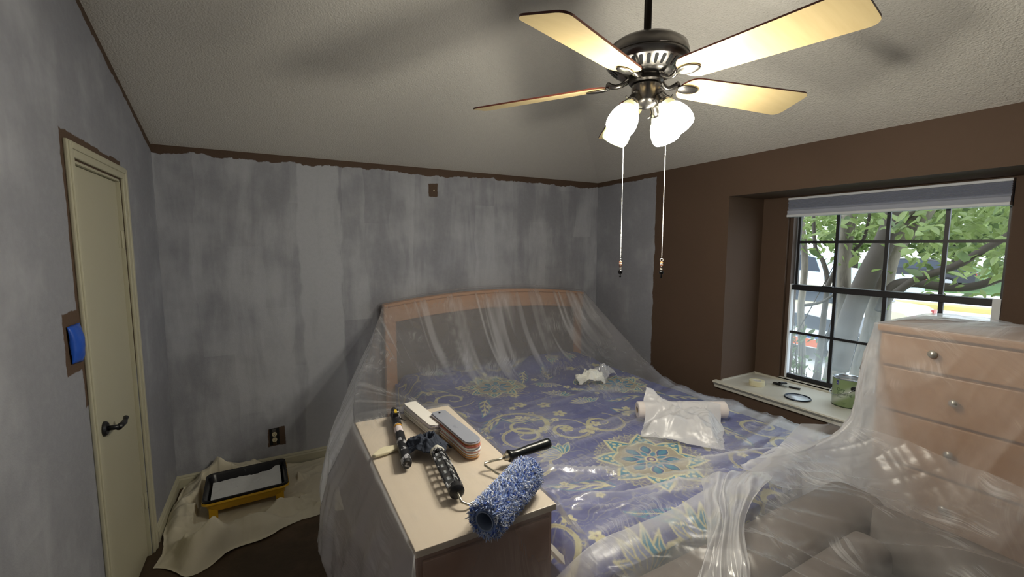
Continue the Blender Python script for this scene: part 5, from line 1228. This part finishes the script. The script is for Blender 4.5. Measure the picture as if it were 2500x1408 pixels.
limb([(1965,745),(2010,735),(2060,700)], 6.0, .02, .012, M_barkd)
limb([(1940,820),(1975,760),(2040,640)], 6.2, .008, .004, M_barkd, 'twig'); limb([(2000,960),(2010,860),(2035,760)], 6.2, .008, .004, M_barkd, 'twig')
# leaves
def leaf_mesh(k):
    w = (0,.55,.9,.8,.45,0); V = [(0,0,0)]; F = []
    n_ = 5; L = 1.
    rows_ = [(0,0,0)]
    V = []
    for i in range(n_+1):
        t_ = i/n_; ww = .26*sin(pi*t_**.8); V += [(t_*L, -ww, .10*abs(ww)*3+.05*sin(t_*3)*k), (t_*L, 0, -.05*sin(pi*t_)+.05*sin(t_*3)*k), (t_*L, ww, .10*abs(ww)*3+.05*sin(t_*3)*k)]
    for i in range(n_): F += [(3*i,3*i+3,3*i+4,3*i+1),(3*i+1,3*i+4,3*i+5,3*i+2)]
    return V, F
def leafmat(name, c1, c2):
    g = G(name); r = g.n('ObjectInfo').outputs['Random']; rv = g.noise(g.co(), 3, 2); f = g.math('MULTIPLY', g.math('ADD', r, rv), .5)
    c = g.mix(f, lin(c1), lin(c2)); df = g.n('BsdfDiffuse').outputs[0]; dn = g.t.nodes[-1]
    g.set(dn.inputs['Color'], c); tl = g.n('BsdfTranslucent'); g.set(tl.inputs['Color'], c)
    gs = g.n('BsdfGlossy', Roughness=.35).outputs[0]; mm_ = g.n('MixShader', Fac=.45, i1=df, i2=tl.outputs[0]).outputs[0]
    return g.done(g.n('MixShader', Fac=.05, i1=mm_, i2=gs).outputs[0])
M_leaf = leafmat('leaf_green', '788c50', 'a6b474'); M_leafd = leafmat('leaf_deep', '566a44', '7f9160')
LM = []
for k in (-1, 0, 1.5):
    V, F = leaf_mesh(k)
    for m_ in (M_leaf, M_leafd): LM.append(mesh('leaf', V, F, m_, True))
R4 = random.Random(21); nl = 0
def rmat(R_): return Matrix.Rotation(R_.uniform(0,2*pi),4,'Z') @ Matrix.Rotation(R_.uniform(-.9,1.2),4,'Y') @ Matrix.Rotation(R_.uniform(-1,1),4,'X')
cl_centres = []
for i in range(95):
    u_, w_ = R4.random(), R4.random()
    if R4.random() < .62: px, py = R4.uniform(2230,2520), R4.uniform(440,690)
    else: px, py = R4.uniform(1930,2240), R4.uniform(440,600)
    cl_centres.append(on_x(px, py, R4.uniform(5.4,7.8)))
while nl < 290:
    c = R4.choice(cl_centres); p = c + Vector((R4.gauss(0,.14), R4.gauss(0,.14), R4.gauss(0,.10)))
    o = bpy.data.objects.new('leaf', LM[R4.randrange(6)]); COL.objects.link(o); o.parent = tree; s_l = R4.uniform(.11,.19)
    o.matrix_local = Matrix.Translation(p - Vector(tree.location)) @ rmat(R4) @ Matrix.Diagonal((s_l,s_l,s_l,1)); nl += 1
def foliage(name, pts, sizes, par, m, R_, kind='stuff'):
    Vv_ = []; Ff = []; base_V, base_F = leaf_mesh(.5)
    for p, s_l in zip(pts, sizes):
        Mx = Matrix.Translation(p) @ rmat(R_) @ Matrix.Diagonal((s_l,s_l,s_l,1)); n0 = len(Vv_)
        Vv_ += [Mx @ Vector(v) for v in base_V]; Ff += [tuple(i+n0 for i in f) for f in base_F]
    b = B(); b.V = Vv_; b.F = Ff; b.mi = [0]*len(Ff); o = b.build(name, m, par); 
    if kind: o['kind'] = kind
    return o
pts_ = []; sz = []
for i in range(2600):
    c = R4.choice(cl_centres); p = c + Vector((R4.gauss(.4,.5), R4.gauss(0,.26), R4.gauss(.08,.20))); pts_.append(p); sz.append(R4.uniform(.08,.13))
for i in range(2200):      # crown above and beside the view
    pts_.append(Vector((R4.uniform(5.2,9.), R4.uniform(-.6,6.0), R4.uniform(2.3,4.2)))); sz.append(R4.uniform(.09,.15))
foliage('foliage', pts_, sz, tree, M_leaf, R4)
# shrub low at the left of the window
sh = thing('shrub', (5.0, 2.55, GZ), 'small dark shrub growing low outside the left side of the window', 'shrub')
pts_ = []; 
b = B()
for i in range(9):
    a = R4.uniform(0,6.28); top = Vector((5.0+R4.uniform(-.25,.25), 2.55+R4.uniform(-.28,.25), R4.uniform(.0,.75) if i > 2 else R4.uniform(.7,1.05))); P = [Vector((5.0+.05*cos(a),2.55+.05*sin(a),GZ)), Vector(((5.0+top.x)/2+.03,(2.55+top.y)/2,(GZ+top.z)/2)), top]
    b.tube(P, [.012,.008,.004], 6)
    for k in range(26): t_ = R4.uniform(.25,1); q = P[0].lerp(P[2], t_); pts_.append(q+Vector((R4.gauss(0,.05),R4.gauss(0,.05),R4.gauss(0,.03))))
b.build('stems', M_barkd, sh, smooth=True); foliage('foliage', pts_, [R4.uniform(.06,.10) for _ in pts_], sh, M_leafd, R4)
# far trees: crown of leaves on a trunk
for i, (x, y, h, w_, lab) in enumerate(((34,9.5,6,3.2,'broad green tree far across the street, left of the others'),(40,17.,7,3.4,'tall green tree far across the street, hidden by the near trunks'),(37,25.5,7,3.8,'rounded green tree far across the street, farthest left'),(42,1,7,4.0,'green tree far across the street behind the dark car'))):
    t0 = thing('far_tree', (x,y,GZ), lab, 'tree')
    b = B(); b.tube([(x,y,GZ),(x+.1,y,GZ+h*.3),(x,y+.2,GZ+h*.6)], [.28,.22,.12], 10); b.build('trunk', M_barkd, t0, smooth=True)
    pts_ = []
    for k in range(900):
        a = R4.uniform(0,2*pi); ph_ = R4.uniform(-1,1); rr = R4.uniform(.55,1)**.6; pts_.append(Vector((x+w_*rr*cos(a)*sqrt(1-ph_*ph_), y+w_*rr*sin(a)*sqrt(1-ph_*ph_), GZ+h*.62+h*.40*rr*ph_)))
    foliage('crown', pts_, [R4.uniform(.5,.9) for _ in pts_], t0, M_leaf if i % 2 else M_leafd, R4)
# cars
M_tyre = mat('tyre_black', '16161a', .8); M_rim = mat('wheel_alloy', 'b8babd', .35, .8); M_cglass = mat('car_glass', '1d2a38', .08)
def car(x, y, rz, L, H, W_, paint, label, stripe=None, pickup=False, name='parked_car'):
    o = thing(name, (x,y,GZ), label, 'car', rz=rz)
    # side profile (x forward, z up), lofted across the width with tumblehome
    pf = [(-.5,.28),(-.5,.55),(-.47,.62),(-.36,.66),(-.27,.93),(-.12,1.0),(.08,1.0),(.24,.70),(.44,.60),(.49,.50),(.5,.28)] if not pickup else [(-.5,.30),(-.5,.62),(-.16,.62),(-.12,.95),(-.02,1.0),(.12,.98),(.22,.68),(.45,.60),(.5,.50),(.5,.30)]
    pf = [(a*L, z*H) for a, z in pf]; V = []; n_ = len(pf)
    for s_, k in ((-1,0),(-.94,1),(.94,1),(1,0)):
        for (a, z) in pf:
            tb = 1 - .22*max(0, (z/H-.62)/.38); V.append((a*(1 if k else .995), s_*W_/2*tb, z if (k or z < .9*H) else z-.03))
    F = [(j*n_+i, j*n_+i+1, (j+1)*n_+i+1, (j+1)*n_+i) for j in range(3) for i in range(n_-1)] + [tuple(range(n_)), tuple(range(4*n_-1, 3*n_-1, -1)), tuple(j*n_ for j in range(4)) , tuple(j*n_+n_-1 for j in range(3,-1,-1))]
    b = B(); b.add(V, F); b.build('body', paint, o, local=True, bevel=.04, seg=2, auto=50)
    for s_ in (-1, 1):
        g0 = [(-.30,.67),(-.24,.90),(-.11,.955),(.06,.955),(.19,.70)] if not pickup else [(-.13,.66),(-.09,.90),(-.01,.955),(.10,.93),(.18,.70)]
        b = B(); V = []
        for (a, z) in g0:
            tb = 1 - .22*max(0, (z-.62)/.38); V.append((a*L, s_*(W_/2*tb+.006), z*H))
        b.add(V, [tuple(range(5)) if s_ < 0 else tuple(range(4,-1,-1))]); b.build('side_window', M_cglass, o, local=True)
    for (a0, z0, a1, z1, nm_) in (((.085,.985,.235,.715,'windscreen'), (-.275,.915,-.355,.675,'rear_window')) if not pickup else ((.125,.965,.215,.70,'windscreen'),)):
        sx_ = 1 if a1 > a0 else -1; b = B(); b.add([(a0*L+.02*sx_, -W_*.36, z0*H),(a0*L+.02*sx_, W_*.36, z0*H),(a1*L+.02*sx_, W_*.43, z1*H),(a1*L+.02*sx_, -W_*.43, z1*H)], [(0,1,2,3)]); b.build(nm_, M_cglass, o, local=True)
    for ax_ in (-.31, .31):
        for s_ in (-1, 1):
            Mw = Matrix.Translation((ax_*L, s_*(W_/2-.09), .33)) @ Matrix.Rotation(pi/2,4,'X')
            b = B(); b.lathe([(.0,-.10),(.30,-.10),(.33,-.07),(.33,.07),(.30,.10),(0,.10)], n=28, M=Mw); wo = b.build('wheel', M_tyre, o, local=True, auto=40)
            b = B(); b.lathe([(0,-.104*1),(.20,-.104),(.21,-.10)], n=20, M=Mw); b.lathe([(0,.104),(.20,.104),(.21,.10)], n=20, M=Mw); b.build('hub_cap', M_rim, wo, local=True)
    for s_ in (-1, 1):
        b = B(); b.box((-.505*L,s_*W_*.40-.12,.50*H),(-.495*L,s_*W_*.40+.12,.58*H)); b.build('tail_light', mat('tail_red','a3202a',.3), o, local=True)
        b = B(); b.box((.488*L,s_*W_*.38-.14,.46*H),(.503*L,s_*W_*.38+.14,.54*H)); b.build('head_light', M_rim, o, local=True)
    if stripe:
        for (z0, z1, m_) in stripe:
            for s_ in (-1, 1):
                b = B(); b.box((-.47*L,s_*(W_/2+.003)-.004,z0*H),(.40*L,s_*(W_/2+.003)+.004,z1*H)); b.build('stripe', m_, o, local=True)
    return o
paint = lambda n_, c: mat(n_, c, .25, .1)
M_pw, M_pl, M_pk, M_pc2 = paint('car_white','dcdedf'), paint('car_pale_blue','b4c6d6'), paint('car_black','23262c'), paint('car_cream','ddd5b8')
car(11.3, 5.9, radians(96), 4.6, 1.22, 1.8, M_pc2, 'cream coloured car parked nearest the window, right of the tree trunks')
car(16.5, 8.3, radians(92), 5.6, 1.85, 1.95, M_pl, 'pale blue pickup truck parked behind the leftmost stems', pickup=True)
car(27.5, 9.3, radians(100), 4.6, 1.45, 1.8, M_pk, 'small black car parked far across the street')
car(24.0, 12.5, radians(95), 4.6, 1.5, 1.8, M_pw, 'white car parked far away, left of the black car')
car(9.2, 4.7, radians(88), 3.4, .85, 1.5, M_pw, 'low white sports car with orange and blue side stripes behind the shrub', stripe=[(.30,.46,mat('stripe_orange','d8642c',.4)), (.48,.56,mat('stripe_blue','3c5f92',.4))])
